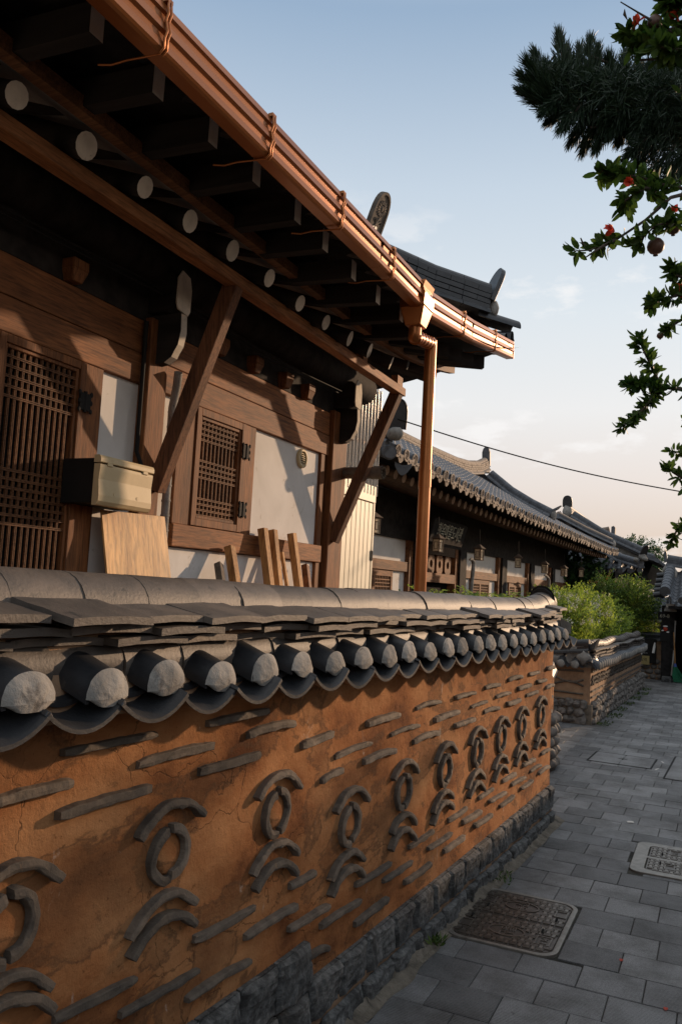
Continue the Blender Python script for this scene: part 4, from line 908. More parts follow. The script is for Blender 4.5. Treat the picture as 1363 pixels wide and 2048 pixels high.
sh = thing('corrugated_sheet', 'clear corrugated plastic sheet screening the gap above the cream closet', 'plastic sheet', (-3.05,6.95,2.85))
part('front_sheet', corr(.80,-.06,.98,(0,-.40,0),(0,1,0),(1,0,0)), M['clear'], sh); part('side_sheet', corr(.8,-.06,.98,(0.0,.41,0),(-1,0,0),(0,1,0)), M['clear'], sh)
b = MB(); b.box(-.06,-.03,-.40,.40,0.40,.44); b.box(-.06,-.03,-.40,.40,.86,.90); part('batten', b, M['wood_y'], sh)
FB = P(690,946,-3.0); FT = at(766,944,'y',FB.y+.02)
M['flue'] = mottled('dull_steel', (0.10,0.09,0.075), (0.19,0.17,0.145), 12, 0.55, 0.2, 0.002, 60, metal=0.3)
fl = thing('flue_pipe', 'metal flue pipe with a perforated end sticking out above the closet door', 'flue', FB)
b = MB(); d_ = Vector((FT.x-FB.x,0,0)); b.tube([(-.3,0,0),d_-Vector((.10,0,0))], .052, 18); part('pipe', b, M['flue'], fl)
b = MB(); e = d_.x; b.tube([(e-.10,0,0),(e+.01,0,0)], .058, 18, caps=False); part('end_sleeve', b, M['flue'], fl)
b = MB()
for j in range(4):
    for k in range(14):
        a = 2*math.pi*(k+.5*(j%2))/14; c = Vector((e-.20+j*.022,.0525*math.cos(a),.0525*math.sin(a))); q = Vector((0,math.cos(a),math.sin(a))); b.tube([c-q*.001,c+q*.0012], .0075, 8)
for k in range(10):
    a = 2*math.pi*k/10; b.tube([(e+.012,.045*math.cos(a),.045*math.sin(a)),(e+.014,.045*math.cos(a),.045*math.sin(a))], .009, 8)
part('vent_holes', b, M['dark'], fl)

# ================================================================ the library hall further back
B2 = Vector((-3.7073,13.1623,0)); B2R = R(2.5)
hall = thing('hanok_hall', 'long tile roofed hall with lanterns under its eave, beyond the shrubs', 'hall', B2, -B2R)
def ze(y): return 3.50+.2*max(0,(6-y)/9.5)**2-.008*max(0,y-6)+.10*max(0,(y-12.5)/2.5)**2
def surf2(d, y, h): return (-d, y, ze(y)+(.5*d+.02*d*d)+h-.0+(.0 if d > 1 else 0)*1)
def d2(y):
    if y < -2.2: return max(.03,(y+3.66))
    if y > 10.3: return min(3.2, max(.03,(15.15-y)*0.75))
    return 3.2
b = MB(); tile_slope(b, -3.66, 15.15, .30, surf2, d2, r=.075, sagp=.04, step=.27, n=6, sh=.006); part('roof_tiles', b, M['tile_far'], hall)
# ends of the roof: hipped skirts, gables, back slope
b = MB(); tile_slope(b, -8.2, -0.03, .30, lambda d, x, h: (x, -3.64+d, 3.72*1.0+(.5*d+.02*d*d)+h-.06*max(0,-x-1)**.5*.6), lambda x: max(.03,min(1.6,-x,8.2+x)), r=.075, sagp=.04, step=.27); part('roof_tiles', b, M['tile_far'], hall)
b = MB(); tile_slope(b, -8.2, -0.03, .30, lambda d, x, h: (x, 15.1-d, 3.48+.40*d+h), lambda x: max(.03,min(1.7,-x*1.3,(8.2+x)*1.3)), r=.075, sagp=.04, step=.27); part('roof_tiles', b, M['tile_far'], hall)
b = MB(); b.add([(-3.2,-2.3,5.3),(-3.2,10.2,5.25),(-8.3,10.2,3.4),(-8.3,-2.3,3.4)], [(0,1,2,3)]); b.add([(-1.0,10.25,3.9),(-7.4,10.25,3.9),(-3.2,10.25,5.5)], [(0,1,2)]); b.add([(-1.4,-2.0,4.4),(-7,-2.0,4.4),(-3.2,-2.0,5.5)], [(0,1,2)]); part('back_roof', b, M['tile_far'], hall)
RB = [(-3.2,-2.2,5.55),(-3.2,1,5.24),(-3.2,4,5.14),(-3.2,6.15,5.14),(-3.2,8.0,5.17),(-3.2,9.0,5.24),(-3.2,9.9,5.38),(-3.2,10.55,5.58)]
b = MB(); ridge_stack(b, RB, .26, 4, .058, .10, .085, .26); part('main_ridge', b, [M['tile_tan'],M['tile_tan']], hall)
b = MB(); b.extrude([(-.15,-.35),(.15,-.35),(.15,.22),(.11,.36),(.05,.43),(-.05,.43),(-.11,.36),(-.15,.22)], (0,-.03,0), (0,.05,0), ((.8,0,0),(0,0,.75))); part('ridge_end_tile', b, M['tile_far'], hall, loc=(-3.2,10.63,5.98), rot=(R(8),0,0), bevel=.02)
b = MB(); b.box(-.13,.13,-.05,.02,0,.28); part('mortar_end', b, M['mortar'], hall, loc=(-3.2,10.58,5.50))
DR = [(-3.05,10.35,5.36),(-2.4,10.35,4.84),(-1.8,10.37,4.48),(-1.2,10.42,4.18)]
b = MB(); ridge_stack(b, DR, .24, 2, .05, .09, .08, .26); part('descending_ridge', b, [M['tile_far'],M['tile_far']], hall)
b = MB(); b.blob((0,0,.12),(.10,.12,.16)); part('mortar_end', b, M['mortar'], hall, loc=(-1.10,10.42,4.12))
b = MB(); b.hexa([(-.10,-.10,.18),(.12,-.10,.30),(.12,.10,.30),(-.10,.10,.18),(-.10,-.10,.24),(.22,-.08,.40),(.22,.08,.40),(-.10,.10,.24)]); part('ridge_end_tile', b, M['tile_far'], hall, loc=(-1.10,10.42,4.12))
b = MB(); ridge_stack(b, [(-1.6,13.0,4.40),(-.9,13.95,4.02),(-.25,14.85,3.72)], .22, 2, .05, .085, .075, .26); part('hip_ridge', b, [M['tile_far'],M['tile_tan']], hall)
b = MB(); b.blob((0,0,.10),(.11,.12,.13)); part('mortar_end', b, M['mortar'], hall, loc=(-.18,14.95,3.66))
b = MB(); ridge_stack(b, [(-.20,-3.40,3.80),(-.9,-2.7,4.10),(-1.9,-1.9,4.62)], .24, 3, .05, .095, .085, .26); part('hip_ridge', b, [M['tile_far'],M['tile_far']], hall)
O = [(-.125,.0)]+[(-.125+.25*k/10, -.038-.105*math.sin(math.pi*k/10)) for k in range(11)]+[(.125,0)]+[(.125-.25*k/8, -.030*math.sin(math.pi*k/8)) for k in range(1,8)]
CQ = lambda px, py: (lambda w: Vector(((w-B2).dot(Vector((math.cos(B2R),-math.sin(B2R),0))), (w-B2).dot(Vector((math.sin(B2R),math.cos(B2R),0))), w.z)))(onplane(px, py, B2+Vector((.02,0,0)), Vector((math.cos(B2R),-math.sin(B2R),0))))
c = CQ(790,868); b = MB(); b.blob((0,0,0),(.12,.12,.09)); part('mortar_end', b, M['mortar'], hall, loc=c)
c = CQ(779,905); b = MB(); b.tube([(-.30,.34,.12),(0,0,0)], .095, 14); b.tube([(0,0,0),(.006,-.012,0)], .075, 14); part('corner_barrel', b, M['tile_far'], hall, loc=c)
c = CQ(806,925); b = MB(); b.extrude(O, (-.006,0,0), (.010,0,0), ((0,1,0),(0,0,1.2))); part('corner_drip', b, M['tile_far'], hall, loc=c, rot=(0,R(10),R(-40)))
b = MB(); mangwa(b, .26, .40, .05, False); part('ridge_end_tile', b, M['tile_black'], hall, loc=CQ(792,858), rot=(0,R(12),R(-50)), bevel=.01)
# eave discs and drips
dk = MB(); N_ = 16; C1 = [(.084*math.cos(2*math.pi*k/N_),.084*math.sin(2*math.pi*k/N_)) for k in range(N_)]
dk.add([(.0,*p) for p in C1]+[(.016,*p) for p in C1]+[(.016,x*.80,y*.80) for x,y in C1]+[(.006,x*.76,y*.76) for x,y in C1], [(k,(k+1)%N_,N_+(k+1)%N_,N_+k) for k in range(N_)]+[(N_+k,N_+(k+1)%N_,2*N_+(k+1)%N_,2*N_+k) for k in range(N_)]+[(2*N_+k,2*N_+(k+1)%N_,3*N_+(k+1)%N_,3*N_+k) for k in range(N_)]+[tuple(range(3*N_,4*N_))])
for k in range(8):
    a = 2*math.pi*k/8; dk.blob((.008,.036*math.cos(a),.036*math.sin(a)), (.007,.013,.013), 6, 4)
dk.blob((.008,0,0),(.008,.015,.015),6,4)
dp = MB()
dp.extrude(O, (-.006,0,0), (.008,0,0), ((0,1,0),(0,0,1)))
dp.tube([(.008,-.07,-.05),(.010,-.03,-.075),(.010,.03,-.055),(.008,.07,-.05)], .008, 5)
D0 = None; j = math.ceil(-3.5/.30)
while j*.30 < 15.0:
    y = j*.30; j += 1; z = ze(y)
    if D0 is None:
        D0 = part('eave_disc', dk, M['tile_tan'], hall, loc=(.012,y,z+.012), rot=(0,R(8),0)); D1 = part('drip_tile', dp, M['tile_tan'], hall, loc=(.02,y+.15,z+.01), rot=(0,R(14),0))
    else:
        dup(D0, (.012+rn(-.008,.008),y,z+.012+rn(-.006,.006)), hall, (R(rn(-4,4)),R(8+rn(-5,5)),R(rn(-4,4)))); dup(D1, (.02+rn(-.012,.012),y+.15,z+.01+rn(-.008,.008)), hall, (R(rn(-4,4)),R(14+rn(-7,7)),R(rn(-4,4))))
# rafters, soffit, beams
M['rafter2'] = mottled('brown_rafter', (0.05,0.03,0.018), (0.10,0.06,0.035), 9, 0.85, 0.3, 0.004, 40); M['raft_end2'] = mottled('tan_rafter_end', (0.17,0.10,0.06), (0.27,0.17,0.10), 9, 0.85, 0.3, 0.004, 40, rnd=.15)
F0 = None; y = -2.9
while y < 14.6:
    z = ze(y)-.17
    if F0 is None: F0 = part('rafter', rafter_mb(.070,(0,0,0),(-1.4,0,.34)), [M['rafter2'],M['raft_end2']], hall, loc=(-.30,y,z))
    else: dup(F0, (-.30,y,z), hall)
    y += .30
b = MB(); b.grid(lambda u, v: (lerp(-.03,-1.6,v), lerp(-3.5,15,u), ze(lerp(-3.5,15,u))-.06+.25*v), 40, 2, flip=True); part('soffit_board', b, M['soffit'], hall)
b = MB(); b.box(-5.8,-1.62,-2.2,14.4,0,3.55); part('wall_core', b, M['dark'], hall)
b = MB(); b.box(-6.2,-.9,-2.9,15,-.1,.45); part('foundation', b, M['granite'], hall)
b = MB(); b.box(-1.62,-1.46,-2.2,14.4,2.80,3.02); b.box(-1.62,-1.50,-2.2,14.4,3.02,3.6); part('lintel', b, M['rafter'], hall)
def hb(name, x1, y0, y1, z0, z1, mat): b = MB(); b.box(-1.62,x1,y0,y1,z0,z1); return part(name, b, mat, hall)
M['wood2'] = wood('tan_brown_panel_wood', (0.13,0.050,0.020), (0.27,0.115,0.044), 'y', grain=10)
for y0, y1 in ((-2.2,-1.95),(.80,1.12),(3.30,3.86),(6.42,6.98),(9.18,9.72),(11.74,12.22),(14.38,14.62)):
    hb('post', -1.40, y0+.16, y1, .45, 2.80, M['rafter']); hb('jamb', -1.45, y0, y0+.15, .45, 2.80, M['wood2']); hb('jamb', -1.45, y1+.003, y1+.10, .45, 2.80, M['wood2'])
for i, (y0, y1) in enumerate(((-1.95,.80),(3.96,6.42),(7.08,9.18),(9.82,11.74),(12.32,14.38))):
    hb('plaster_panel', -1.54, y0, y1, 2.40, 2.80, M['white']); hb('lintel', -1.47, y0, y1, 2.23, 2.40, M['wood2'])
    hb('plaster_panel', -1.545, y0, y1, .45, 2.23, M['white'])
    L_ = y1-y0; a, c = y0+L_*.22, y1-L_*.22
    b = MB(); b.box(-1.60,-1.50,a,a+.07,.9,2.23); b.box(-1.60,-1.50,c-.07,c,.9,2.23); b.box(-1.60,-1.505,(a+c)/2-.05,(a+c)/2+.05,.9,2.22); b.box(-1.60,-1.502,a+.07,c-.07,2.12,2.229); wf = part('window', b, M['wood2'], hall)
    b = MB(); b.box(0,.004,a+.07,c-.07,.9,2.12); b.v = [(x-1.535,y,z) for x,y,z in b.v]; wp = MB(); 
    o = part('lattice_back', b, M['dark'], hall)
    b = MB(); n_ = int((c-a)/.07)
    for k in range(n_): y = a+.07+(c-a-.14)*(k+.5)/n_; b.box(-1.527,-1.515,y-.006,y+.006,.9,2.12)
    for z in (2.06,2.0,1.94,1.7,1.64): b.box(-1.524,-1.512,a+.07,c-.07,z-.008,z+.008)
    part('lattice', b, M['wood2'], hall)
# entrance bay: three boards with round holes
hb('lintel', -1.46, 1.24, 3.28, 2.62, 2.80, M['rafter2']); hb('lintel', -1.45, 1.24, 3.28, 2.08, 2.26, M['wood2'])
for k in range(4):
    y0 = 1.36+k*.47; b = MB(); n = 20; O = [(y0+.17+.075*math.cos(2*math.pi*i/n), 2.44+.075*math.sin(2*math.pi*i/n)) for i in range(n)]
    sq = []
    for i in range(n):
        a = 2*math.pi*i/n; q = max(abs(math.cos(a))/.17, abs(math.sin(a))/.175); sq.append((y0+.17+math.cos(a)/q, 2.44+math.sin(a)/q))
    b.add([(-1.49,*p) for p in O]+[(-1.49,*p) for p in sq]+[(-1.53,*p) for p in O]+[(-1.53,*p) for p in sq], [(i,(i+1)%n,n+(i+1)%n,n+i) for i in range(n)]+[(2*n+i,2*n+(i+1)%n,(i+1)%n,i) for i in range(n)]+[(n+i,n+(i+1)%n,3*n+(i+1)%n,3*n+i) for i in range(n)])
    part('pierced_board', b, M['wood2'], hall)
# name board
pq = thing('name_board', 'dark wooden name board lettered in pale Korean brush script under the hall eave', 'sign', B2+Vector((math.cos(B2R)*-1.0+math.sin(B2R)*1.36, math.sin(B2R)*1.0+math.cos(B2R)*1.36, 2.78)), -B2R)
b = MB(); b.box(-.03,.03,-.88,.88,0,.44); part('board', b, M['soffit'], pq, rot=(0,R(16),0), loc=(0,0,0), bevel=.01)
M['gilt'] = plain('pale_gilt_lettering', (.33,.32,.25), .7)
t = text_mb('한옥마을도서관', .205, .012, lambda u, v, z: (.032+z, u, .22+v*1.45)); lt = part('lettering', t, M['gilt'], pq, rot=(0,R(16),0), loc=(0,0,0))
# lanterns
def lantern():
    t = thing('lantern', 'x', 'lantern', (0,0,0), 0, 'lanterns under the hall eave')
    b = MB(); w = .085; h = .30
    for sx in (-1,1):
        for sy in (-1,1): b.box(sx*w-.009,sx*w+.009,sy*w-.009,sy*w+.009,0,h)
    for z in (0,h-.018):
        for s in (-1,1): b.box(-w,w,s*w-.008,s*w+.008,z,z+.018); b.box(s*w-.008,s*w+.008,-w,w,z,z+.0178)
    for s in (-1,1):
        for z in (.07,.22): b.box(-w*.55,w*.55,s*w-.005,s*w+.005,z,z+.010); b.box(s*w-.005,s*w+.005,-w*.55,w*.55,z,z+.0098)
        for q in (-.55,.55): b.box(q*w-.005,q*w+.005,s*w-.0045,s*w+.0045,.07,.23); b.box(s*w-.0045,s*w+.0045,q*w-.005,q*w+.005,.07,.23)
        for q in (-1,1): b.box(min(q*w,q*w*.55),max(q*w,q*w*.55),s*w-.004,s*w+.004,.145,.155); b.box(s*w-.004,s*w+.004,min(q*w,q*w*.55),max(q*w,q*w*.55),.145,.155)
    part('frame', b, M['rafter2'], t)
    b = MB(); b.box(-w+.006,w-.006,-w+.006,w-.006,.012,h-.012); part('paper_shade', b, M['paper'], t)
    b = MB(); V = [(-.14,-.14,h),(.14,-.14,h),(.14,.14,h),(-.14,.14,h),(-.025,-.025,h+.11),(.025,-.025,h+.11),(.025,.025,h+.11),(-.025,.025,h+.11)]; b.hexa(V); part('cap', b, M['rafter2'], t, bevel=.01)
    b = MB(); b.tube([(0,0,h+.1),(.01,0,h+.2),(-.005,0,h+.5)], .008, 6); part('hook', b, M['iron'], t); return t
l0 = lantern()
for i, ((y, z), lb) in enumerate(zip([(-2.93,2.66),(-.44,2.56),(1.73,2.54),(4.45,2.52),(6.86,2.50),(9.0,2.50),(11.28,2.56)],
        ['lantern half hidden behind the cream closet','lantern hanging beside the copper downspout, in front of the name board','lantern hanging before the first white panel right of the pierced boards','lantern hanging before the second white panel from the pierced boards','lantern hanging before the third white panel from the pierced boards','lantern hanging before the last white panel of the hall','lantern at the far end of the hall in front of the green vine'])):
    o = l0 if i == 0 else dup(l0, (0,0,0)); o['label'] = lb; o.scale = (.72,.72,.72)
    o.location = B2+Vector((math.cos(B2R)*-.45+math.sin(B2R)*y, math.sin(B2R)*.45+math.cos(B2R)*y, z-.02)); o.rotation_euler = (0,0,-B2R+rn(-.3,.3))
# crooked poles standing before the wall
for (a, c, e), lb in ((((942,1118),(946,1130),(938,1210)),'crooked grey pole with a hooked top before the first white panel'),(((1090,1150),(1097,1162),(1093,1210)),'crooked grey pole bending before the third white panel')):
    Q = [onplane(*q, B2+Vector((math.cos(B2R),-math.sin(B2R),0))*-1.0, Vector((math.cos(B2R),-math.sin(B2R),0))) for q in (a,c,e)]
    b = MB(); b.tube([Q[0]+Vector((0,-.12,-.02)),Q[0],Q[0].lerp(Q[1],.6)+Vector((0,.05,.02)),Q[1],Q[2],Vector((Q[2].x,Q[2].y-.05,.4))], [.02,.035,.04,.042,.045,.05], 8); solo('crooked_pole', lb, 'pole', b, M['mortar'], 'crooked poles before the hall')

# ================================================================ the second lane wall with its planting
W2 = Vector((-1.80,13.22,0)); W2R = R(1.56)
lw = thing('garden_wall', 'low clay wall on a field stone base with grey tile coping, further along the lane', 'wall', W2, -W2R)
b = MB(); L2 = 6.7
b.grid(lambda u, v: (.006*noise.noise(Vector((u*20,v*3,5))), L2*u, .28+.60*v), 60, 8, flip=False); b.grid(lambda u, v: (-3.2*u, .006*noise.noise(Vector((u*9,v*3,5))), .28+.60*v), 30, 8, flip=True); b.box(-3.2,-.02,.02,L2,0,.95); part('plaster_body', b, M['clay'], lw)
b = MB(); rs = random.Random(8)
def cobbles(along, n_l, fn):
    z = .0
    for row in range(3):
        u = rs.uniform(0,.1); h = .125
        while u < n_l:
            l = rs.uniform(.10,.24); c = fn(u+l/2, .06+row*.115+rs.uniform(-.01,.01))
            hh = h*rs.uniform(.42,.66); b.blob(c+Vector((0,0,rs.uniform(-.02,.02))) if isinstance(c, Vector) else (c[0],c[1],c[2]+rs.uniform(-.022,.022)), ((.06,l*.54,hh) if along == 'y' else (l*.54,.06,hh)), 9, 6, .42, rs.uniform(0,90), False); u += l*.96
cobbles('y', L2, lambda u, z: (.03+.02*(.35-z), u, z)); cobbles('x', 3.2, lambda u, z: (-u, -.02, z)); part('stone_base', b, M['cobble'], lw)
b = MB(); b.box(-3.2,.035,-.02,L2,0,.30); part('stone_mortar', b, M['soil'], lw)
def shards_row(z, n_l, step, zig, tilt, axis='y'):
    b = MB(); u = .05
    while u < n_l:
        l = step*rs.uniform(.8,1.0); t = rs.uniform(-.3,.3)*zig+tilt*(1 if rs.random() < .5 else -1)
        a = Vector((.0,u,z-math.sin(t)*l/2)); e = Vector((.0,u+l*math.cos(t),z+math.sin(t)*l/2))
        if axis == 'x': a = Vector((-a.y,-.01,a.z)); e = Vector((-e.y,-.01,e.z))
        b.bar(a, e, .05, .024, up=(0,0,1)); u += step*(.75 if zig else 1.02)
    return b
for z, st, zg, tl in ((.80,.30,.0,.03),(.70,.12,1.,.55),(.63,.12,1.,.55),(.50,.32,0,.02),(.41,.34,0,.02)): part('shard_row', shards_row(z, L2-.1, st, zg, tl), M['shard'], lw)
for z, am, st in ((.80,.0,1),(.66,.035,1),(.60,-.035,1),(.46,.0,1),(.36,.0,1)):
    b = MB(); b.tube([(-u*.1,-.012,z+am*math.cos(u*.1*2*math.pi/.62)+.01*noise.noise(Vector((u*.3,z*9,1)))) for u in range(1,31)], .017, 6); part('shard_row', b, M['shard'], lw)
# coping on both faces
b = MB(); b.extrude([(-.42,.86),(.02,.86),(.02,.98),(-.12,1.18),(-.28,1.18),(-.42,.98)], (0,.0,0), (0,L2,0), ((1,0,0),(0,0,1))); b.extrude([(-.02,.86),(.42,.86),(.42,.98),(.28,1.18),(.12,1.18),(-.02,.98)], (-3.2,0,0), (-.42,0,0), ((0,1,0),(0,0,1))); part('coping_core', b, M['mortar'], lw)
b = MB(); tile_slope(b, -.06, L2, .215, lambda d, y, h: (.135-d, y, .885+.42*d+h+.012*math.sin(y*3)), lambda y: .20, r=.062, sagp=.045, step=.2); part('eave_tiles', b, M['tile_far'], lw)
b = MB(); tile_slope(b, -3.2, .10, .215, lambda d, x, h: (x, -.135+d, .885+.42*d+h), lambda y: .30, r=.062, sagp=.045, step=.2); part('eave_tiles', b, M['tile_black'], lw)
cp = MB(); cp.blob((0,0,0),(.022,.066,.062),10,6)
y = 0.0; c0 = None; k = 0
for j in range(0, int(L2/.215)):
    p = (.135, j*.215, .905+.012*math.sin(j*.215*3))
    if c0 is None: c0 = part('mortar_cap', cp, M['mortar'], lw, loc=p)
    else: dup(c0, p, lw)
for j in range(1, 13): dup(c0, (-j*.215,-.14,.905), lw, (0,0,R(90)))
b = MB(); rs2 = random.Random(2)
for c, (x, z, ll) in enumerate(((.055,1.03,.29),(.04,1.075,.29),(.07,1.135,.28))):
    y = rs2.uniform(0,.2)
    while y < L2-.1:
        l = ll*rs2.uniform(.85,1.05); q = rs2.uniform(-.012,.012); w_ = 0.012*math.sin(y*3)
        b.hexa([(-.2,y,z-.014+w_),(x+q,y,z-.034+w_),(x+q,y+l-.006,z-.030+w_),(-.2,y+l-.006,z-.014+w_),(-.2,y,z+.014+w_),(x+q,y,z-.012+w_),(x+q,y+l-.006,z-.006+w_),(-.2,y+l-.006,z+.014+w_)]); y += l
part('flat_tiles', b, M['tile_brown'], lw)
b = MB(); y = 0.05
while y < L2-.05:
    l = min(.26*rs2.uniform(.95,1.05), L2-y); w_ = 0.014*math.sin(y*3); prof = [(.085*math.cos(R(-5+190*t/9)), .085*math.sin(R(-5+190*t/9))) for t in range(10)]
    b.extrude(prof, (-.10,y,1.165+w_), (-.10,y+l-.004,1.165+w_+rs2.uniform(-.008,.008)), ((1,0,0),(0,0,1))); y += l
part('ridge_tiles', b, M['tile_brown'], lw)
b = MB(); ridge_stack(b, [(-3.2,.12,1.03),(-.6,.12,1.03),(-.02,.08,1.10)], .18, 2, .04, .07, .06, .27); part('return_ridge', b, [M['tile_black'],M['tile_black']], lw)
b = MB(); b.hexa([(-.08,.05,1.10),(.04,.02,1.15),(.04,.26,1.15),(-.08,.24,1.10),(-.08,.05,1.16),(.09,.02,1.30),(.09,.26,1.30),(-.08,.24,1.17)]); part('ridge_end_tile', b, M['tile_black'], lw)
b = MB(); b.blob((-.10,-.02,1.0),(.11,.07,.11),14,10,.45,3); part('end_mortar', b, M['mortar'], lw)
# stub of the yard wall seen just past the end of the near wall
st = thing('yard_wall_stub', 'short stone footed end of a yard wall peeping past the near wall corner', 'wall', (-1.73,9.35,0))
b = MB(); b.box(-2.2,.0,0,.4,0,1.0); part('plaster_body', b, M['earth'], st)
b = MB()
for row in range(5):
    for q in range(3): b.blob((.02-.02*q*0+rs.uniform(-.01,.01), .05+q*.15+rs.uniform(-.02,.02), .07+row*.12), (.09,.085,.068), 9, 6, .25, rs.uniform(0,90))
    for q in range(8): b.blob((-.14-q*.2,-.01, .07+row*.12), (.11,.08,.068), 9, 6, .25, rs.uniform(0,90))
part('stone_base', b, M['cobble'], st)
b = MB(); tile_slope(b, -2.2, .10, .215, lambda d, x, h: (x, -.13+d, 1.06+.42*d+h), lambda y: .2, r=.062, sagp=.045); b.tube([(-2.2,.2,1.20),(.0,.2,1.20)], .06, 10); part('coping', b, M['tile_black'], st)
b = MB(); b.box(.0,.03,.02,.2,.62,.655); part('tile_shard', b, M['shard'], st)
b = MB(); b.box(.0,.03,.05,.22,.78,.81); part('tile_shard', b, M['shard'], st)
# ================================================================ further roofs
def pt(px, py, D):                       # a point seen at that pixel, D metres out along the view axis
    return EYE + ray(px, py)*(D/FPX)
# gable-fronted house behind the hall: apex towards us, a skirt of tiles below the gable
AP = at(1143,1012,'y',31.0); EC = at(1288,1146,'y',27.6); EL = at(1150,1160,'y',27.6)
gh = thing('hanok_house', 'grey tiled house with its gable peak towards the lane, past the end of the hall', 'house', (AP.x,29.5,0))
def ghp(name, mb, mat, **k): return part(name, mb, mat, gh, world=True, **k)
ezr, yb, yf = EC.z, 31.0, 27.6
def sk(d, x, h): return (x, yf+d, ezr-.02+.42*d+.03*d*d+.10*max(0,1-(EC.x-x)/2.2)**2*max(0,1-d)+h)
b = MB(); tile_slope(b, AP.x-3.2, EC.x, .30, sk, lambda x: max(.05,min(2.6,(EC.x-x)*1.15)), r=.08, sagp=.05, step=.25); ghp('skirt_tiles', b, M['tile_far'])
rzx = AP.z-.55
def sl(d, y, h): return (AP.x+.1+d, y, rzx-.62*d+.05*d*d*.9+h)
b = MB(); tile_slope(b, yb-1.0, yb+7, .30, sl, lambda y: 3.0, r=.08, sagp=.05, step=.25); ghp('roof_tiles', b, M['tile_far'])
b = MB(); tile_slope(b, yb-1.0, yb+7, .30, lambda d, y, h: (AP.x-.1-d, y, rzx-.62*d+.045*d*d+h), lambda y: 3.2, r=.08, sagp=.05, step=.25); ghp('roof_tiles', b, M['tile_far'])
b = MB(); b.add([(AP.x-2.6,yb-.8,rzx-1.35),(AP.x+2.6,yb-.8,rzx-1.35),(AP.x,yb-.8,rzx-.1)], [(0,1,2)]); ghp('gable_panel', b, M['mortar'])
for s in (-1,1):
    b = MB(); ridge_stack(b, [(AP.x+s*.12,yb-.95,rzx+.05),(AP.x+s*1.2,yb-.95,rzx-.62),(AP.x+s*2.5,yb-.95,rzx-1.20)], .24, 2, .05, .09, .08, .3); ghp('verge_ridge', b, [M['tile_far'],M['tile_far']])
b = MB(); ridge_stack(b, [(AP.x,yb-.95,rzx+.08),(AP.x,yb+7,rzx)], .26, 4, .06, .10, .09, .3); ghp('main_ridge', b, [M['tile_far'],M['tile_far']])
b = MB(); mangwa(b, .34, .42, .07, False); ghp_o = part('ridge_end_tile', b, M['tile_black'], gh, loc=Vector((AP.x,yb-1.0,rzx+.40))-gh.location, rot=(0,R(8),R(-90)), bevel=.02)
b = MB(); b.blob((AP.x,yb-1.03,rzx+.22),(.16,.10,.22),10,8,.25,4); b.blob((AP.x-.04,yb-1.05,rzx-.12),(.08,.07,.18),8,6,.3,9); ghp('mortar_end', b, M['mortar'])
b = MB(); ridge_stack(b, [tuple(Vector(sk(1.75,EC.x-1.6,0))+Vector((0,0,.02))),tuple(Vector(sk(.9,EC.x-.85,0))),tuple(Vector(sk(.15,EC.x-.15,0))+Vector((0,0,.05)))], .24, 2, .05, .10, .08, .26); ghp('hip_ridge', b, [M['tile_far'],M['tile_far']])
q = Vector(sk(.08,EC.x-.08,.40)); b = MB(); b.blob(q,(.13,.13,.12),10,7,.3,2); b.blob(q+Vector((.08,-.16,-.06)),(.10,.12,.08),9,6,.3,6); b.blob(q+Vector((-.18,-.18,-.10)),(.08,.12,.08),9,6,.3,8); ghp('mortar_end', b, M['mortar'])
b = MB(); mangwa(b, .24, .34, .05, False); part('ridge_end_tile', b, M['tile_black'], gh, loc=q+Vector((.02,-.02,.08))-gh.location, rot=(0,R(25),R(-45)), bevel=.01)
b = MB(); b.box(AP.x-3,EC.x-1.0,yf+.9,yb+7,0,ezr+.1); ghp('wall', b, M['dark'])
x = AP.x-3.0; DSC = None
while x < EC.x-.1:
    b = MB(); b.tube([(0,-.02,0),(0,.04,0)], .085, 12)
    c = (x, yf-.01, sk(0,x,0)[2]+.01)
    if DSC is None: DSC = part('eave_disc', b, M['tile_black'], gh, loc=Vector(c)-gh.location)
    else: dup(DSC, Vector(c)-gh.location, gh)
    x = x+.30
# second ridge behind it
RE = at(1226,1062,'y',37.0)
rh = thing('hanok_house', 'furthest house, its tan ridge end showing above the gable fronted roof', 'house', (RE.x-4,40,0))
def rhp(name, mb, mat, **k): return part(name, mb, mat, rh, world=True, **k)
b = MB(); ridge_stack(b, [(RE.x-7,37,RE.z-.55),(RE.x-2.5,37,RE.z-.55),(RE.x-.9,37,RE.z-.46),(RE.x-.1,37,RE.z-.30)], .3, 6, .055, .10, .09, .28); rhp('main_ridge', b, [M['tile_tan'],M['tile_tan']])
b = MB(); b.extrude([(-.10,-.5),(.06,-.5),(.08,.18),(.02,.26),(-.08,.22)], (RE.x,36.83,RE.z-.05), (RE.x,37.17,RE.z-.05), ((1,0,0),(0,0,1))); rhp('ridge_end_tile', b, M['tile_far'])
VE = at(1305,1122,'y',36.0)
b = MB(); ridge_stack(b, [(RE.x+.05,36.9,RE.z-.55),(lerp(RE.x,VE.x,.45),36.4,lerp(RE.z,VE.z,.58)-.30),(VE.x,36,VE.z)], .28, 2, .055, .10, .09, .3); rhp('verge_ridge', b, [M['tile_far'],M['tile_far']])
b = MB(); b.add([(RE.x+.05,37,RE.z-.6),(VE.x,36,VE.z-.05),(VE.x-.2,34.5,VE.z-.9),(RE.x-4,34.4,VE.z-1.0),(RE.x-7,37,RE.z-.8)], [(0,1,2,3,4)]); b.add([(RE.x+.05,37.1,RE.z-.6),(VE.x+1.2,41,VE.z-.9),(RE.x-7,41,VE.z-1.0),(RE.x-7,37.1,RE.z-.8)], [(0,1,2,3)]); rhp('roof_tiles', b, M['tile_far'])
b = MB(); b.box(RE.x-7,VE.x-.5,35.2,40.5,0,VE.z-.7); rhp('wall', b, M['dark'])

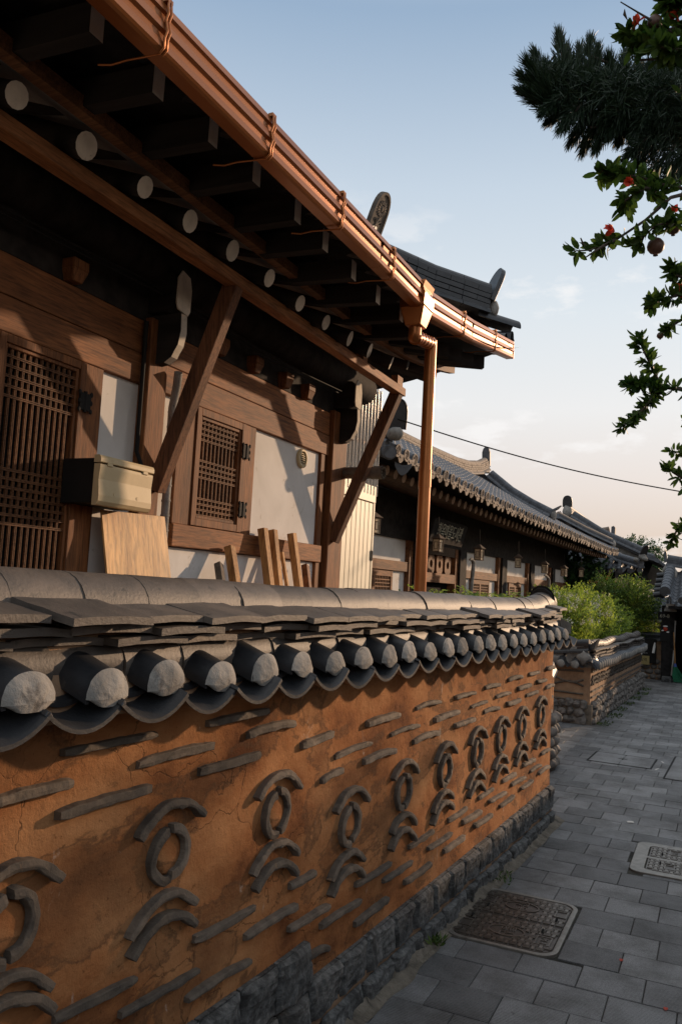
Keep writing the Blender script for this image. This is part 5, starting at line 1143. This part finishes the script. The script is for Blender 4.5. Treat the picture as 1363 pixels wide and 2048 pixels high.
# the gate at the end of the lane ----------------------------------
GY = 21.3
gE = at(1340,1206,'y',GY); gR = at(1320,1122,'y',GY+1.7); gL = at(1317,1190,'y',GY).x
gate = thing('tiled_gate', 'dark wooden gate under a small grey tiled roof at the end of the lane', 'gate', (gL+1.6,GY+1.2,0))
def gpp(name, mb, mat, **k): return part(name, mb, mat, gate, world=True, **k)
ez, rz_ = gE.z+.02, gR.z-.28; W_ = 3.4
def gs(d, x, h): return (x, GY+d, ez+(rz_-ez)*(d/1.7)*(.72+.28*d/1.7)+.10*max(0,1-(x-gL)/1.2)**2+h)
b = MB(); tile_slope(b, gL+.04, gL+W_, .30, gs, lambda x: 1.72, r=.075, sagp=.05, step=.20, phase=gL+.20); gpp('roof_tiles', b, M['tile_far'])
b = MB(); tile_slope(b, gL+.26, gL+W_, .30, lambda d, x, h: (x, GY+3.4-d, gs(d,x,h)[2]), lambda x: 1.72, r=.075, sagp=.05, step=.20, phase=gL+.20); gpp('roof_tiles', b, M['tile_far'])
b = MB(); ridge_stack(b, [(gL+.05,GY+1.7,rz_+.16),(gL+.8,GY+1.7,rz_+.05),(gL+W_,GY+1.7,rz_+.02)], .22, 3, .05, .09, .07, .28); gpp('main_ridge', b, [M['tile_far'],M['tile_far']])
b = MB(); b.blob((gL+.08,GY+1.62,rz_+.02),(.12,.12,.16),10,8,.25,3); b.blob((gL+.26,GY+1.45,rz_-.08),(.08,.12,.16),10,8,.3,5); gpp('mortar_end', b, M['mortar'])
b = MB(); b.extrude([(-.02,0),(.05,0),(.04,.22),(.0,.34),(-.03,.22)], (gL+.02,GY+1.6,rz_+.26), (gL+.02,GY+1.8,rz_+.26), ((1,0,0),(0,0,1))); gpp('ridge_end_tile', b, M['tile_far'])
b = MB()
Q = [Vector(gs(1.5,gL+.16,.10)), Vector(gs(.9,gL+.14,.11)), Vector(gs(.1,gL+.12,.13))]
for k in range(8):
    u0, u1 = k/8, (k+1)/8-.012; f_ = lambda u: Q[0].lerp(Q[1],u*2) if u < .5 else Q[1].lerp(Q[2],u*2-1)
    b.tube([f_(u0), f_(u1)], [.125,.130], 12)
gpp('verge_roll', b, M['tile_far'])
b = MB(); b.tube([Q[2]+Vector((0,.02,0)), Q[2]+Vector((0,-.02,0))], .118, 12); gpp('verge_end', b, M['tile_black'])
for k in range(5): b = MB(); c = Vector(gs(.25+k*.28,gL-.05,-.02)); b.tube([c+Vector((-.10,0,-.02)), c+Vector((.14,0,.01))], .07, 10); gpp('verge_disc', b, M['tile_black'])
g0 = None
for k in range(10):
    x = gL+.20+.30*(k+1); b = MB(); b.tube([(0,-.02,0),(0,.03,0)], .083, 12); c = Vector((x,GY-.01,gs(0,x,0)[2]+.012))-gate.location
    if g0 is None: g0 = part('eave_disc', b, M['tile_black'], gate, loc=c)
    else: dup(g0, c, gate)
b = MB(); b.box(gL+.2,gL+W_,GY+.1,GY+3.2,ez-.16,ez-.09); gpp('soffit_board', b, M['soffit'])
b = MB(); b.box(gL+.02,gL+.32,GY+.75,GY+1.05,0.08,ez-.09); gpp('post', b, M['soffit'])
b = MB(); b.box(gL+.02,gL+W_,GY+2.0,GY+2.1,0,ez-.09); b.box(gL+.33,gL+W_,GY+.78,GY+1.0,ez-.32,ez-.17); gpp('gate_leaf', b, M['dark'])
# things on and beside the gate post
px_ = gL+.17
n_ = thing('number_plate', 'black plate reading 69-8 on the gate post', 'sign', (px_-.08,GY+.72,1.50))
b = MB(); b.extrude(roundrect(-.155,.155,0,.20,.03), (0,.012,0), (0,-.006,0), ((1,0,0),(0,0,1))); part('plate', b, M['iron'], n_)
t = text_mb('69-8', .125, .004, lambda u, v, z: (u, -.006-z, .10+v)); part('numerals', t, M['gilt'], n_)
l_ = thing('gate_lamp', 'small pale square lamp hanging under the gate eave', 'lamp', (px_+.06,GY+.60,1.72))
b = MB(); b.hexa([(-.15,-.13,0),(.15,-.13,0),(.15,.13,0),(-.15,.13,0),(-.12,-.10,.10),(.12,-.10,.10),(.12,.10,.10),(-.12,.10,.10)]); part('shade', b, M['mortar'], l_, bevel=.01); b = MB(); b.box(-.10,.10,-.08,.08,.10,.19); part('housing', b, M['white'], l_, bevel=.01); b = MB(); b.tube([(0,0,.19),(.01,0,.42)], .016, 8); part('stem', b, M['mortar'], l_)
s_ = thing('post_notice', 'dark notice with a red and white picture fixed below the number plate', 'sign', (px_-.06,GY+.73,.98))
b = MB(); b.box(-.12,.12,0,.015,0,.48); part('panel', b, M['iron'], s_); b = MB(); b.blob((0,-.004,.30),(.05,.006,.05),9,6,.3,4); part('red_mark', b, M['flower'], s_); b = MB(); b.blob((-.06,-.004,.26),(.03,.006,.02),8,5); b.blob((.06,-.004,.23),(.035,.006,.02),8,5); b.blob((0,-.004,.37),(.06,.006,.02),8,5); part('white_mark', b, M['white'], s_)
b = MB(); b.tube([(px_+.17,GY+.70,1.5),(px_+.15,GY+.69,.90)], .018, 8); b.tube([(px_+.15,GY+.69,.78),(px_+.10,GY+.68,.16)], .020, 8); solo('grey_conduit', 'pale grey conduit pipe running down the gate post', 'pipe', b, M['mortar'])
b = MB(); b.box(px_-.12,px_+.10,GY+.55,GY+.80,-.02,.13); solo('step_stone', 'squared grey stone block at the foot of the gate post', 'stone', b, M['granite'], bevel=.02, seg=2)
br = thing('broom', 'broom with a long wooden handle and green bristles leaning beside the gate post', 'broom', (px_+.27,GY+.64,0))
b = MB(); b.tube([(-.13,.05,1.22),(-.09,.02,.45)], .014, 8); part('handle', b, M['timber'], br); b = MB(); b.tube([(-.09,.02,.46),(-.085,.015,.38)], [.026,.045], 8)
M['blue_pl'] = plain('blue_plastic', (.03,.07,.25), .5); part('collar', b, M['blue_pl'], br)
b = MB()
for k in range(90):
    a = rn(-1,1); c = rn(-.5,.5); b.tube([(-.085+a*.03,.01+c*.03,.39),(-.06+a*.09+.05*max(0,a),.0+c*.05,.18),(-.02+a*.15+.06,-.02+c*.07,.01+rn(0,.02))], .005, 4, caps=False)
M['green_pl'] = plain('green_plastic', (.01,.16,.07), .5); part('bristles', b, M['green_pl'], br)
# notice wall left of the gate
gw = thing('gate_wall', 'low stone footed wall with a dark tiled cap between the garden wall and the gate', 'wall', (gL-.75,GY+1.05,0))
x0, x1 = -1.2, .75
b = MB(); b.box(x0,x1,.0,.35,0,.98); part('clay_body', b, M['clay'], gw)
b = MB(); z = .0
for row in range(4):
    u = x0
    while u < x1: l = rs.uniform(.14,.26); b.blob((u+l/2,-.005,.07+row*.125),(l*.5,.05,.066),9,6,.25,rs.uniform(0,90)); u += l
part('stone_base', b, M['cobble'], gw)
b = MB(); b.extrude([(-.10,.96),(.45,.96),(.40,1.0),(.17,1.10),(-.05,1.0)], (x0,0,0), (x1,0,0), ((0,1,0),(0,0,1))); b.tube([(x0,.17,1.10),(x1,.17,1.10)], .07, 10); part('tiled_cap', b, M['tile_black'], gw)
nb = thing('notice_board', 'dark information board with small white writing before the low wall by the gate', 'sign', (gL-.60,GY+.93,.30))
b = MB(); b.box(-.52,.50,0,.03,.10,.70); part('board', b, M['soffit'], nb, bevel=.004)
t = MB()
for bd, sz, x, z in (('1 0 3', .10, .07, .60),('2 4 3', .10, .07, .50)): q = text_mb(bd, sz, .003, lambda u, v, w: (x+u, -.001-w, z+v)); t.add(q.v, q.f)
part('crest', t, M['raft_end2'], nb)
t = MB()
for bd, sz, x, z in (('한옥마을 도서관 이용 안내', .030, -.05, .405),('책을 읽고 쉬어 갈 수 있는 곳입니다', .034, .02, .345),('누구나 들어오세요', .034, .02, .305),('여는 시간', .030, -.20, .225),('아침 아홉 시 저녁 여섯 시', .034, -.05, .165)): q = text_mb(bd, sz, .003, lambda u, v, w: (x+u*1.1, -.001-w, z+v)); t.add(q.v, q.f)
part('writing', t, M['white'], nb)
b = MB(); b.box(-.16,.0,.0,.03,-.30,.10); part('leg', b, M['soffit'], nb)
ys_ = thing('yellow_sign', 'small dull yellow sign below the information board', 'sign', (gL-.46,GY+.88,.36)); b = MB(); b.box(-.20,.20,0,.015,0,.22); M['ochre'] = plain('ochre_sign_paint', (.30,.23,.085), .7); part('plate', b, M['ochre'], ys_, bevel=.003); t = text_mb('가스역', .10, .003, lambda u, v, w: (.01+u, -.001-w, .12+v)); part('lettering', t, M['iron'], ys_)
b = MB(); b.box(-.12,.12,0,.012,0,.045); o = solo('white_strip', 'narrow white sign strip just above the yellow sign', 'sign', b, M['white']); o.location = (gL-.55,GY+.90,.605)
b = MB(); b.tube([(gL-.14,GY+.9,.92),(gL-.15,GY+.88,.82),(gL-.17,GY+.87,.66)], [.015,.03,.035], 8); solo('white_bag', 'thin white bag hanging at the right end of the low wall', 'bag', b, M['white'])
# far courtyard glimpsed beyond the low wall
fr = thing('distant_house', 'blue grey roof of a distant house glimpsed between shrub and gate post', 'house', (-3,34,0)); b = MB(); tile_slope(b, -5.5, 0, .3, lambda d, x, h: (x, 33+d, 1.15+.45*d+h), lambda x: 2.4, r=.08, sagp=.05); b.v = [(x+3,y-34,z) for x,y,z in b.v]; part('roof_tiles', b, M['tile_far'], fr); b = MB(); b.box(-2.3,2.8,-.6,3,0,1.2); part('wall', b, M['soffit'], fr)

# ================================================================ foliage
def leaf(mb, c, d, n, l, w):
    d = d.normalized(); s = d.cross(n); s = s.normalized() if s.length > 1e-4 else Vector((1,0,0)); n2 = s.cross(d)
    mb.add([c, c+d*l*.45+s*w*.5+n2*l*.03, c+d*l, c+d*l*.45-s*w*.5+n2*l*.03], [(0,1,2,3)])
def leaf6(mb, c, d, n, l, w, curl=.12):
    d = d.normalized(); s = d.cross(n); s = s.normalized() if s.length > 1e-4 else Vector((1,0,0)); n2 = s.cross(d)
    P_ = [(0,.12),(.25,.85),(.55,1),(.82,.7),(1,.02)]; L_ = []; R_ = []; Mi = []
    for t, q in P_:
        o = c+d*(l*t)-n2*(curl*l*t*t); Mi.append(o); L_.append(o+s*(w*.5*q)+n2*(w*.16*q)); R_.append(o-s*(w*.5*q)+n2*(w*.16*q))
    V = L_+Mi+R_; F = []
    for k in range(4): F += [(k,k+1,6+k,5+k),(5+k,6+k,11+k,10+k)]
    mb.add(V, F, True)
def rv(rs): 
    while True:
        v = Vector((rs.uniform(-1,1), rs.uniform(-1,1), rs.uniform(-1,1)))
        if .05 < v.length < 1: return v.normalized()
def shrub(name, label, cat, c, rad, n, mat, ll=.035, lw=.016, spr=.30, per=14, seed=1, up=.7, group=None, mat2=None, frac2=0.0, blossoms=0, lump=.35):
    rs = random.Random(seed); c = Vector(c); rad = Vector(rad)
    t = thing(name, label, cat, (c.x,c.y,max(0,c.z-rad.z)), 0, group); mb = MB(); m2 = MB(); st_ = MB(); bl = MB()
    for i in range(n):
        u = rv(rs); rr_ = rs.random()**.35; q = 1+lump*noise.noise(u*2.3+Vector((seed*3.1,seed,0)))
        p = c+Vector((u.x*rad.x,u.y*rad.y,u.z*rad.z))*rr_*q
        d = (Vector((u.x,u.y,u.z*.6))+Vector((0,0,up))+rv(rs)*.55).normalized(); L_ = spr*rs.uniform(.55,1.25); tgt = m2 if rs.random() < frac2 else mb
        if u.z > -.3 and rs.random() < .25: st_.tube([p-d*L_*.3, p+d*L_*.8], [.005,.002], 4, caps=False)
        for k in range(per):
            s = k/per; base = p+d*(L_*s)-Vector((0,0,.25*L_*s*s)); side = d.cross(rv(rs)).normalized()
            leaf(tgt, base, side*1.0+d*rs.uniform(.3,1.0), rv(rs)*.6+Vector((0,0,1)), ll*rs.uniform(.6,1.25), lw*rs.uniform(.7,1.2))
    for i in range(blossoms):
        u = rv(rs); u.z = abs(u.z)*.9+.1; u.x = abs(u.x)*rs.choice((1,1,-.6)); p = c+Vector((u.x*rad.x,u.y*rad.y,u.z*rad.z))*1.02
        for k in range(26): leaf(bl, p+rv(rs)*.05, rv(rs), rv(rs), .030, .022)
    part('foliage', mb, M[mat], t, loc=None)
    if m2.v: part('new_growth', m2, M[mat2], t)
    if bl.v: part('blossom', bl, M['blossom'], t)
    for k in range(7):
        a = k*.9; st_.tube([(c.x+.05*math.cos(a),c.y+.05*math.sin(a),0.0),(c.x+rad.x*.35*math.cos(a),c.y+rad.y*.35*math.sin(a),c.z)], [.014,.006], 5, caps=False)
    part('stems', st_, M['bark'], t)
    for o in t.children:
        o.location = Vector(o.location)-t.location
    return t
G1 = 'lime green shrubs behind the garden wall'
shrub('flowering_shrub', 'lime green flowering shrub rising right behind the corner of the garden wall', 'shrub', tuple(pt(1116,1252,14.4)), (.52,.95,.56), 1500, 'leaf_lime', .055, .026, .30, 13, 3, .8, G1, 'leaf_dark', .14, 60)
shrub('flowering_shrub', 'middle lime green shrub dotted with white blossom behind the garden wall', 'shrub', tuple(pt(1160,1248,16.3)), (.56,1.0,.62), 1700, 'leaf_lime', .055, .026, .30, 13, 4, .8, G1, 'leaf_dark', .14, 70)
shrub('flowering_shrub', 'furthest lime green shrub spilling over the end of the garden wall', 'shrub', tuple(pt(1205,1255,18.4)), (.48,1.0,.52), 1300, 'leaf_lime', .055, .026, .28, 13, 5, .7, G1, 'leaf_dark', .25, 12)
shrub('nandina_shrub', 'tall dark green shrub with reddish tips behind the lime green ones', 'shrub', tuple(pt(1212,1222,21.6)), (.56,.8,.78), 1500, 'leaf_dark', .07, .028, .38, 12, 6, .7, None, 'leaf_red', .07)
shrub('nandina_shrub', 'tall fresh green shrub hanging out towards the gate roof', 'shrub', tuple(pt(1264,1226,21.4)), (.48,.7,.78), 1400, 'leaf_dark', .065, .027, .42, 12, 7, .6, None, 'leaf_lime', .3)
shrub('vine_tree', 'small leafy tree with broad leaves at the far end of the hall', 'tree', tuple(pt(1163,1142,27.0)), (.62,.6,.80), 260, 'leaf_ivy', .14, .11, .30, 7, 8, .1)
shrub('yellow_shrub', 'yellowish plants glimpsed beyond the low gate wall', 'shrub', (-1.75,24.5,1.0), (.5,.5,.45), 300, 'leaf_lime', .05, .025, .2, 10, 9, .6, None, 'leaf_red', .2)
shrub('distant_tree', 'distant round tree top above the far roofs', 'tree', tuple(at(1262,1118,'y',70)-Vector((0,0,.7))), (2.6,2.2,2.2), 2600, 'leaf_ivy', .16, .11, .6, 10, 10, .3)
# sprouts of nandina peeping over the ridge of the near wall
def sprout(x, y, z, h, seed, label, big=1.0):
    rs = random.Random(seed); t = thing('nandina_plant', label, 'plant', (x,y,0), 0, 'green shoots above the near wall'); mb = MB(); st_ = MB()
    for k in range(int(13*big)):
        a = rs.uniform(0,6.28); d = Vector((math.cos(a)*.55,math.sin(a)*.75,rs.uniform(.5,1.1))).normalized(); L_ = h*rs.uniform(.6,1.15)
        b0 = Vector((rs.uniform(-.22,.22)*big,rs.uniform(-.30,.30)*big,z-h*.75)); pts = [b0+d*(L_*s/6)+Vector((math.cos(a)*.10,math.sin(a)*.14,-.16))*(s/6)**2*L_*1.6 for s in range(7)]
        st_.tube(pts, [.005,.0045,.004,.0035,.003,.002,.001], 4, caps=False)
        for s in range(2,7):
            for side in (-1,1):
                dd = (pts[s]-pts[s-1]).normalized(); sd = dd.cross(Vector((0,0,1))).normalized()*side
                ax = (sd+dd*.7).normalized(); 
                for q in range(4): leaf6(mb, pts[s]+ax*(.03*q), ax+rv(rs)*.5, Vector((0,0,1))+rv(rs)*.5, .048*rs.uniform(.7,1.2), .017)
    part('foliage', mb, M['leaf_lime'] if seed % 2 else M['leaf_dark'], t, loc=(0,0,0)); st_.tube([(0,0,0),(.02,0,z-h*.6)], [.015,.010], 6); part('stems', st_, M['bark'], t, loc=(0,0,0))
for k, (px, py, D, h, bg_, lb) in enumerate(((765,1178,7.6,.20,.5,'sparse shoots before the cream closet door, left of the copper downspout'),(878,1172,8.6,.30,1.0,'leafy shoots just right of the copper downspout'),(930,1178,9.2,.30,1.1,'bushy green shoots midway between the downspout and the wall end'),(985,1176,9.6,.34,1.0,'green shoots under the second hall lantern from the downspout'),(1035,1180,10.2,.30,.9,'green shoots next to the upturned end of the near wall'))):
    q = pt(px, py, D); sprout(q.x, q.y, q.z, h, 30+k, lb, bg_)
# weeds and moss along the wall feet
def tuft(name, label, loc, n, l, seed, spread=.05, group='weeds at the wall feet'):
    rs = random.Random(seed); mb = MB()
    for k in range(n):
        a = rs.uniform(0,6.28); leaf(mb, Vector((rs.uniform(-spread,spread)*.5,rs.uniform(-spread,spread),0)), Vector((math.cos(a),math.sin(a),rs.uniform(.5,1.6))), rv(rs), l*rs.uniform(.5,1.2), l*.28)
    o = solo(name, label, 'weed', mb, M['grass'], group); o.location = loc; return o
tuft('weed_tuft', 'small weed tuft in the corner between the brown manhole cover and the wall', tuple(w1(.93,.10,.015)), 36, .055, 1); tuft('weed_tuft', 'low weed patch on the sand beyond the brown manhole cover', tuple(w1(2.15,.11,.012)), 50, .04, 2, .12)
for k in range(7): q = W2+Vector((.10+.03*k*0+rn(0,.06),.3+k*1.0,.0)); q += Vector((math.sin(W2R)*(.3+k),0,0)); o = tuft('moss_patch', ['mossy weeds at the near corner of the garden wall','mossy weeds at the foot of the garden wall'][k > 0], tuple(q), 120, .05, 20+k, .30, 'mossy weeds along the garden wall'); o['kind'] = 'stuff'

# ---------------------------------------------------------------- the trees leaning in from the right
def branch(mb, P_, D, r0, r1): mb.tube([pt(x,y,d) for (x,y), d in zip(P_, D)], [lerp(r0,r1,k/(len(P_)-1)) for k in range(len(P_))], 6); return [pt(x,y,d) for (x,y), d in zip(P_, D)]
pg = thing('pomegranate_tree', 'pomegranate tree with glossy leaves, red blossoms and fruit hanging in from the right', 'tree', (1.35,3.3,0))
tb = MB(); lf = MB(); rs = random.Random(17)
tb.tube([(1.35,3.3,0),(1.25,3.35,1.2),(1.05,3.4,2.4),(.75,3.4,3.3),(.5,3.4,4.2)], [.09,.08,.065,.05,.03], 10)
for a, e in (((1.05,3.4,2.4),(1420,960,3.1)),((1.05,3.4,2.4),(1400,800,3.0)),((.9,3.4,2.9),(1400,590,3.0)),((.75,3.4,3.3),(1400,380,3.0)),((.5,3.4,4.0),(1400,60,3.0)),((1.1,3.4,2.2),(1400,1040,3.1))):
    q = pt(*e); tb.tube([a, Vector(a).lerp(q,.5)+Vector((0,0,.06)), q], [.03,.02,.010], 6)
BRs = [([(1400,380),(1340,395),(1290,440),(1230,480),(1180,500),(1147,502)],3.0,14,.055),([(1230,480),(1205,492),(1168,516)],3.0,1,.02),([(1180,500),(1166,490),(1160,476)],3.0,0,.02),
 ([(1400,385),(1330,370),(1260,350),(1195,345)],3.05,30,.06),([(1330,395),(1290,375),(1250,400),(1245,420)],3.0,16,.055),([(1400,430),(1350,445),(1310,450),(1270,490)],2.95,20,.055),
 ([(1400,590),(1355,590),(1320,600),(1295,608)],3.0,26,.045),([(1380,560),(1350,550),(1340,535)],3.0,18,.045),([(1400,640),(1360,640),(1325,665)],3.0,12,.04),
 ([(1400,785),(1355,778),(1322,775),(1305,740),(1285,700),(1274,674)],3.0,30,.042),([(1322,775),(1300,800),(1270,835),(1236,858)],3.0,34,.036),([(1315,770),(1280,770),(1250,765)],3.0,22,.042),
 ([(1420,960),(1370,960),(1345,945),(1336,938)],3.1,12,.042),([(1400,905),(1365,905),(1340,903)],3.1,10,.035),([(1400,1040),(1370,1050),(1352,1060),(1341,1088)],3.1,22,.034),
 ([(1400,60),(1350,70),(1300,40),(1275,25),(1240,4)],3.0,0,.03),([(1400,45),(1350,55),(1290,75),(1240,66)],3.0,34,.055),([(1400,100),(1350,100),(1310,90),(1290,80)],2.95,30,.06),([(1400,20),(1360,10),(1335,5)],3.0,22,.06),([(1400,130),(1350,115),(1280,120),(1262,95)],3.0,14,.05)]
for P_, D, n, ll in BRs:
    n = int(n*1.7); Q = branch(tb, P_, [D+.04*math.sin(k*2+D*9) for k in range(len(P_))], .008, .0022)
    for k in range(n):
        s = rs.random()**.8*(len(Q)-1); i = min(int(s), len(Q)-2); p = Q[i].lerp(Q[i+1], s-i); ax = (Q[i+1]-Q[i]).normalized()
        for r_ in range(rs.choice((2,3,4))):
            d = (ax*rs.uniform(.1,.9)+rv(rs)).normalized(); leaf6(lf, p+d*.006, d, rv(rs), ll*rs.uniform(.6,1.15), ll*.40*rs.uniform(.8,1.2), rs.uniform(0,.3))
for y_ in (30,60,110,150,380,420,590,640,790,830,960,1040):     # the rest of the crown, to the right of the frame
    for k in range(26):
        p = pt(rs.uniform(1395,1640), y_+rs.uniform(-45,45), rs.uniform(2.8,3.4)); d0 = rv(rs); tb.tube([p, p+d0*.09], [.003,.0015], 4)
        for r_ in range(6): leaf6(lf, p+d0*(.015*r_), (d0*.4+rv(rs)).normalized(), rv(rs), rs.uniform(.035,.055), .02, .1)
for x in (1248,1272,1290):   # dry curled leaves on the bare twig
    q = pt(x, 18+(x-1248)*.5, 3.0); tb.tube([q, q+Vector((0,0,-.02)), q+Vector((.01,.01,-.04))], [.001,.006,.001], 5)
part('trunk', tb, M['bark'], pg, world=True); part('foliage', lf, M['leaf_pom'], pg, world=True)
def pomegranate(px, py, D, r):
    b = MB(); q = pt(px, py, D)
    prof = [(0,1.0),(.25,.97),(.6,.78),(.9,.4),(1.0,0),(.93,-.42),(.66,-.78),(.30,-.96),(.24,-1.02),(.30,-1.2),(.22,-1.2),(.15,-1.05),(0,-1.0)]; n = 16
    V = [q+Vector((math.cos(2*math.pi*k/n)*x*r, math.sin(2*math.pi*k/n)*x*r, z*r*(1.0 if not (j == 9 and k % 2) else .94))) for j, (x, z) in enumerate(prof) for k in range(n)]
    b.add(V, [(j*n+(k+1)%n, j*n+k, (j+1)*n+k, (j+1)*n+(k+1)%n) for j in range(len(prof)-1) for k in range(n)], True)
    b.tube([q+Vector((0,0,r*.97)), q+Vector((.005,0,r*1.9))], .0028, 5); part('fruit', b, M['fruit'], pg, world=True)
pomegranate(1310,492,3.0,.031); pomegranate(1319,671,3.0,.0125); pomegranate(1345,455,3.05,.026); pomegranate(1308,45,3.0,.028)
for px, py in ((1222,458),(1262,367),(1336,12),(1346,425),(1362,580),(1276,45),(1352,30)):
    b = MB(); q = pt(px,py,2.98)
    for k in range(8): leaf6(b, q, Vector((rs.uniform(-1,.3),rs.uniform(-.6,.6),rs.uniform(-.6,1))), rv(rs), .030, .020, .3)
    part('flower', b, M['flower'], pg, world=True)
cn = thing('conifer_tree', 'dark needled conifer bough reaching in at the upper right', 'tree', (1.9,4.4,0))
tb = MB(); nd = MB(); rs = random.Random(23)
tb.tube([(1.9,4.4,0),(1.85,4.4,2.5),(1.7,4.35,4.2),(1.5,4.3,5.6)], [.14,.12,.09,.04], 10)
# bough masses: (pixel centre, spread, distance) and the way their sprays point
BO = [((1085,150),34,42,3.55,(-.55,.75)),((1118,105),24,38,3.6,(-.05,1)),((1180,112),30,36,3.6,(.1,1)),((1080,190),30,26,3.5,(-1,.1)),((1150,180),50,45,3.6,(-.2,.6)),((1215,150),36,36,3.65,(.1,.9)),((1245,135),26,30,3.6,(.1,1)),
      ((1290,150),34,36,3.65,(.15,1)),((1345,150),30,40,3.7,(.2,1)),((1130,232),36,22,3.5,(-.8,-.45)),((1180,255),32,28,3.5,(-.5,-.85)),((1225,235),50,40,3.6,(-.3,-.5)),((1260,270),44,26,3.5,(-.1,-1)),((1290,215),60,50,3.7,(0,.1)),
      ((1310,300),46,42,3.55,(-.5,-.6)),((1345,250),40,70,3.7,(0,-.3)),((1350,330),34,34,3.55,(-.4,-.8)),((1255,325),24,22,3.5,(-.7,-.5)),((1370,200),40,80,3.75,(0,0)),((1385,300),40,60,3.7,(0,-.4))]
root = pt(1440,260,3.8); tb.tube([(1.75,4.38,3.6), root], [.06,.035], 8)
for (cx, cy), sx, sy, D, (ax, ay) in BO[::2]:
    cpt = pt(cx, cy, D); tb.tube([root, root.lerp(cpt,.55)+Vector((0,0,.05)), cpt], [.020,.012,.005], 6)
def strand(p, d, l, w, droop):
    s = d.cross(rv(rs)).normalized()*w; V = []; q = Vector(p); e = Vector(d)
    for k in range(4):
        f = (1, 1.1, .9, .35)[k]; V += [q-s*f, q+s*f]; e = (e+Vector((0,0,droop))).normalized(); q = q+e*(l/3)
    nd.add(V, [(0,1,3,2),(2,3,5,4),(4,5,7,6)])
def plume(bpx, tpx, wid, D, n, droop=.0, depth=.10):
    """a pointed spray: thin strands set along an axis from base to tip, spreading less towards the tip"""
    a, e = pt(*bpx, D), pt(*tpx, D+rs.uniform(-depth,depth)); ax = (e-a); L_ = ax.length; ax.normalize(); wm = wid*D/FPX
    tb.tube([a, e-ax*L_*.15], [.006,.002], 5)
    for k in range(n):
        t = rs.random()**.85; o = ax.cross(rv(rs)).normalized(); r_ = wm*(1-t)**.7*rs.uniform(.05,.8)
        d = (ax*rs.uniform(.6,1.2)+o*rs.uniform(.15,.9)*(1-.55*t)).normalized()
        strand(a+ax*(L_*t*.92)+o*r_*.5, d, rs.uniform(.03,.065), .0016, droop)
PL = [((1110,190),(1066,100),34,3.55),((1100,200),(1050,118),30,3.5),((1105,205),(1040,150),30,3.5),((1100,215),(1040,180),26,3.5),((1130,180),(1116,58),34,3.6),((1140,180),(1130,95),28,3.65),((1150,180),(1158,88),22,3.6),((1170,190),(1180,72),32,3.6),((1185,180),(1194,95),22,3.62),
      ((1225,190),(1216,112),28,3.65),((1245,190),(1250,100),32,3.6),((1270,190),(1278,130),30,3.65),((1310,190),(1300,128),34,3.6),((1330,200),(1334,118),34,3.6),((1365,190),(1352,120),36,3.65),
      ((1130,190),(1082,225),30,3.5,-.10),((1140,205),(1098,240),28,3.5,-.12),((1160,210),(1118,262),34,3.5,-.12),((1185,215),(1140,285),32,3.5,-.15),((1205,220),(1163,302),30,3.5,-.18),((1225,215),(1190,300),30,3.5,-.2),((1245,215),(1215,272),34,3.5,-.18),((1270,220),(1235,282),32,3.5,-.18),((1300,215),(1262,280),34,3.5,-.16),
      ((1330,230),(1275,305),44,3.5,-.14),((1300,270),(1245,318),26,3.48,-.05),((1330,270),(1255,345),40,3.5,-.12),((1350,290),(1290,362),44,3.5,-.14),((1380,300),(1325,368),44,3.5,-.16),((1400,290),(1360,360),44,3.55,-.16)]
for q in PL: plume(q[0], q[1], q[2]*1.9, q[3], 620, q[4] if len(q) > 4 else .02)
for k in range(26): x = rs.uniform(1420,1640); y = rs.uniform(150,330); plume((x,y),(x+rs.uniform(-50,40),y+rs.choice((-1,1))*rs.uniform(60,100)),60,rs.uniform(3.5,3.9),420,-.06)
for k in range(640):                     # the dense heart of the bough
    x, y = rs.uniform(1085,1395), 0; lo, hi = lerp(110,140,(x-1085)/300), lerp(215,330,(x-1085)/300); y = rs.uniform(lo+25,hi-20); p = pt(x,y,rs.uniform(3.45,3.85)); d = (rv(rs)+UP*.3-RT*.3).normalized()
    for j in range(26): strand(p+rv(rs)*.03, (d+rv(rs)*.7).normalized(), rs.uniform(.035,.075), .0017, -.05)
part('trunk', tb, M['bark'], cn, world=True); part('foliage', nd, M['leaf_con'], cn, world=True)

# overhead cable between the hall corner and a pole up the lane
a = pt(795,838,10.6); e = pt(1400,990,11.5); b = MB(); Q = [a.lerp(e,k/24)+Vector((0,0,-.10*math.sin(math.pi*k/24))) for k in range(25)]; b.tube(Q, .0085, 6); solo('overhead_cable', 'thin black cable strung across the sky from the hall corner', 'cable', b, M['iron'])

# ================================================================ the far side of the lane (outside the frame; added and sized to shade the lane)
nh = thing('shade_wall', 'unseen plastered wall with a tiled cap opposite, added to shade the lane', 'wall', (2.6,12,0))
b = MB(); b.box(-.15,.25,-20,22,0,2.05); part('wall_body', b, M['earth'], nh); b = MB(); b.box(-.20,-.15,-20,22,0,.45); part('stone_base', b, M['cobble'], nh)
b = MB(); tile_slope(b, -20, 22, .25, lambda d, y, h: (-.32+d, y, 2.08+.45*d+h), lambda y: .38, r=.07, sagp=.045, step=.2, n=4); b.tube([(.06,-20,2.24),(.06,22,2.24)], .09, 8); part('tiled_cap', b, M['tile_black'], nh)
# an unseen tree added behind that wall: its crown dapples the low sun on the near end of the plaster wall
shrub('shade_tree', 'unseen round leafy tree added behind the facing wall to shade the plaster wall', 'tree', (4.3,12.9,2.80), (1.0,2.6,1.10), 900, 'leaf_ivy', .12, .07, .45, 11, 41, .2)
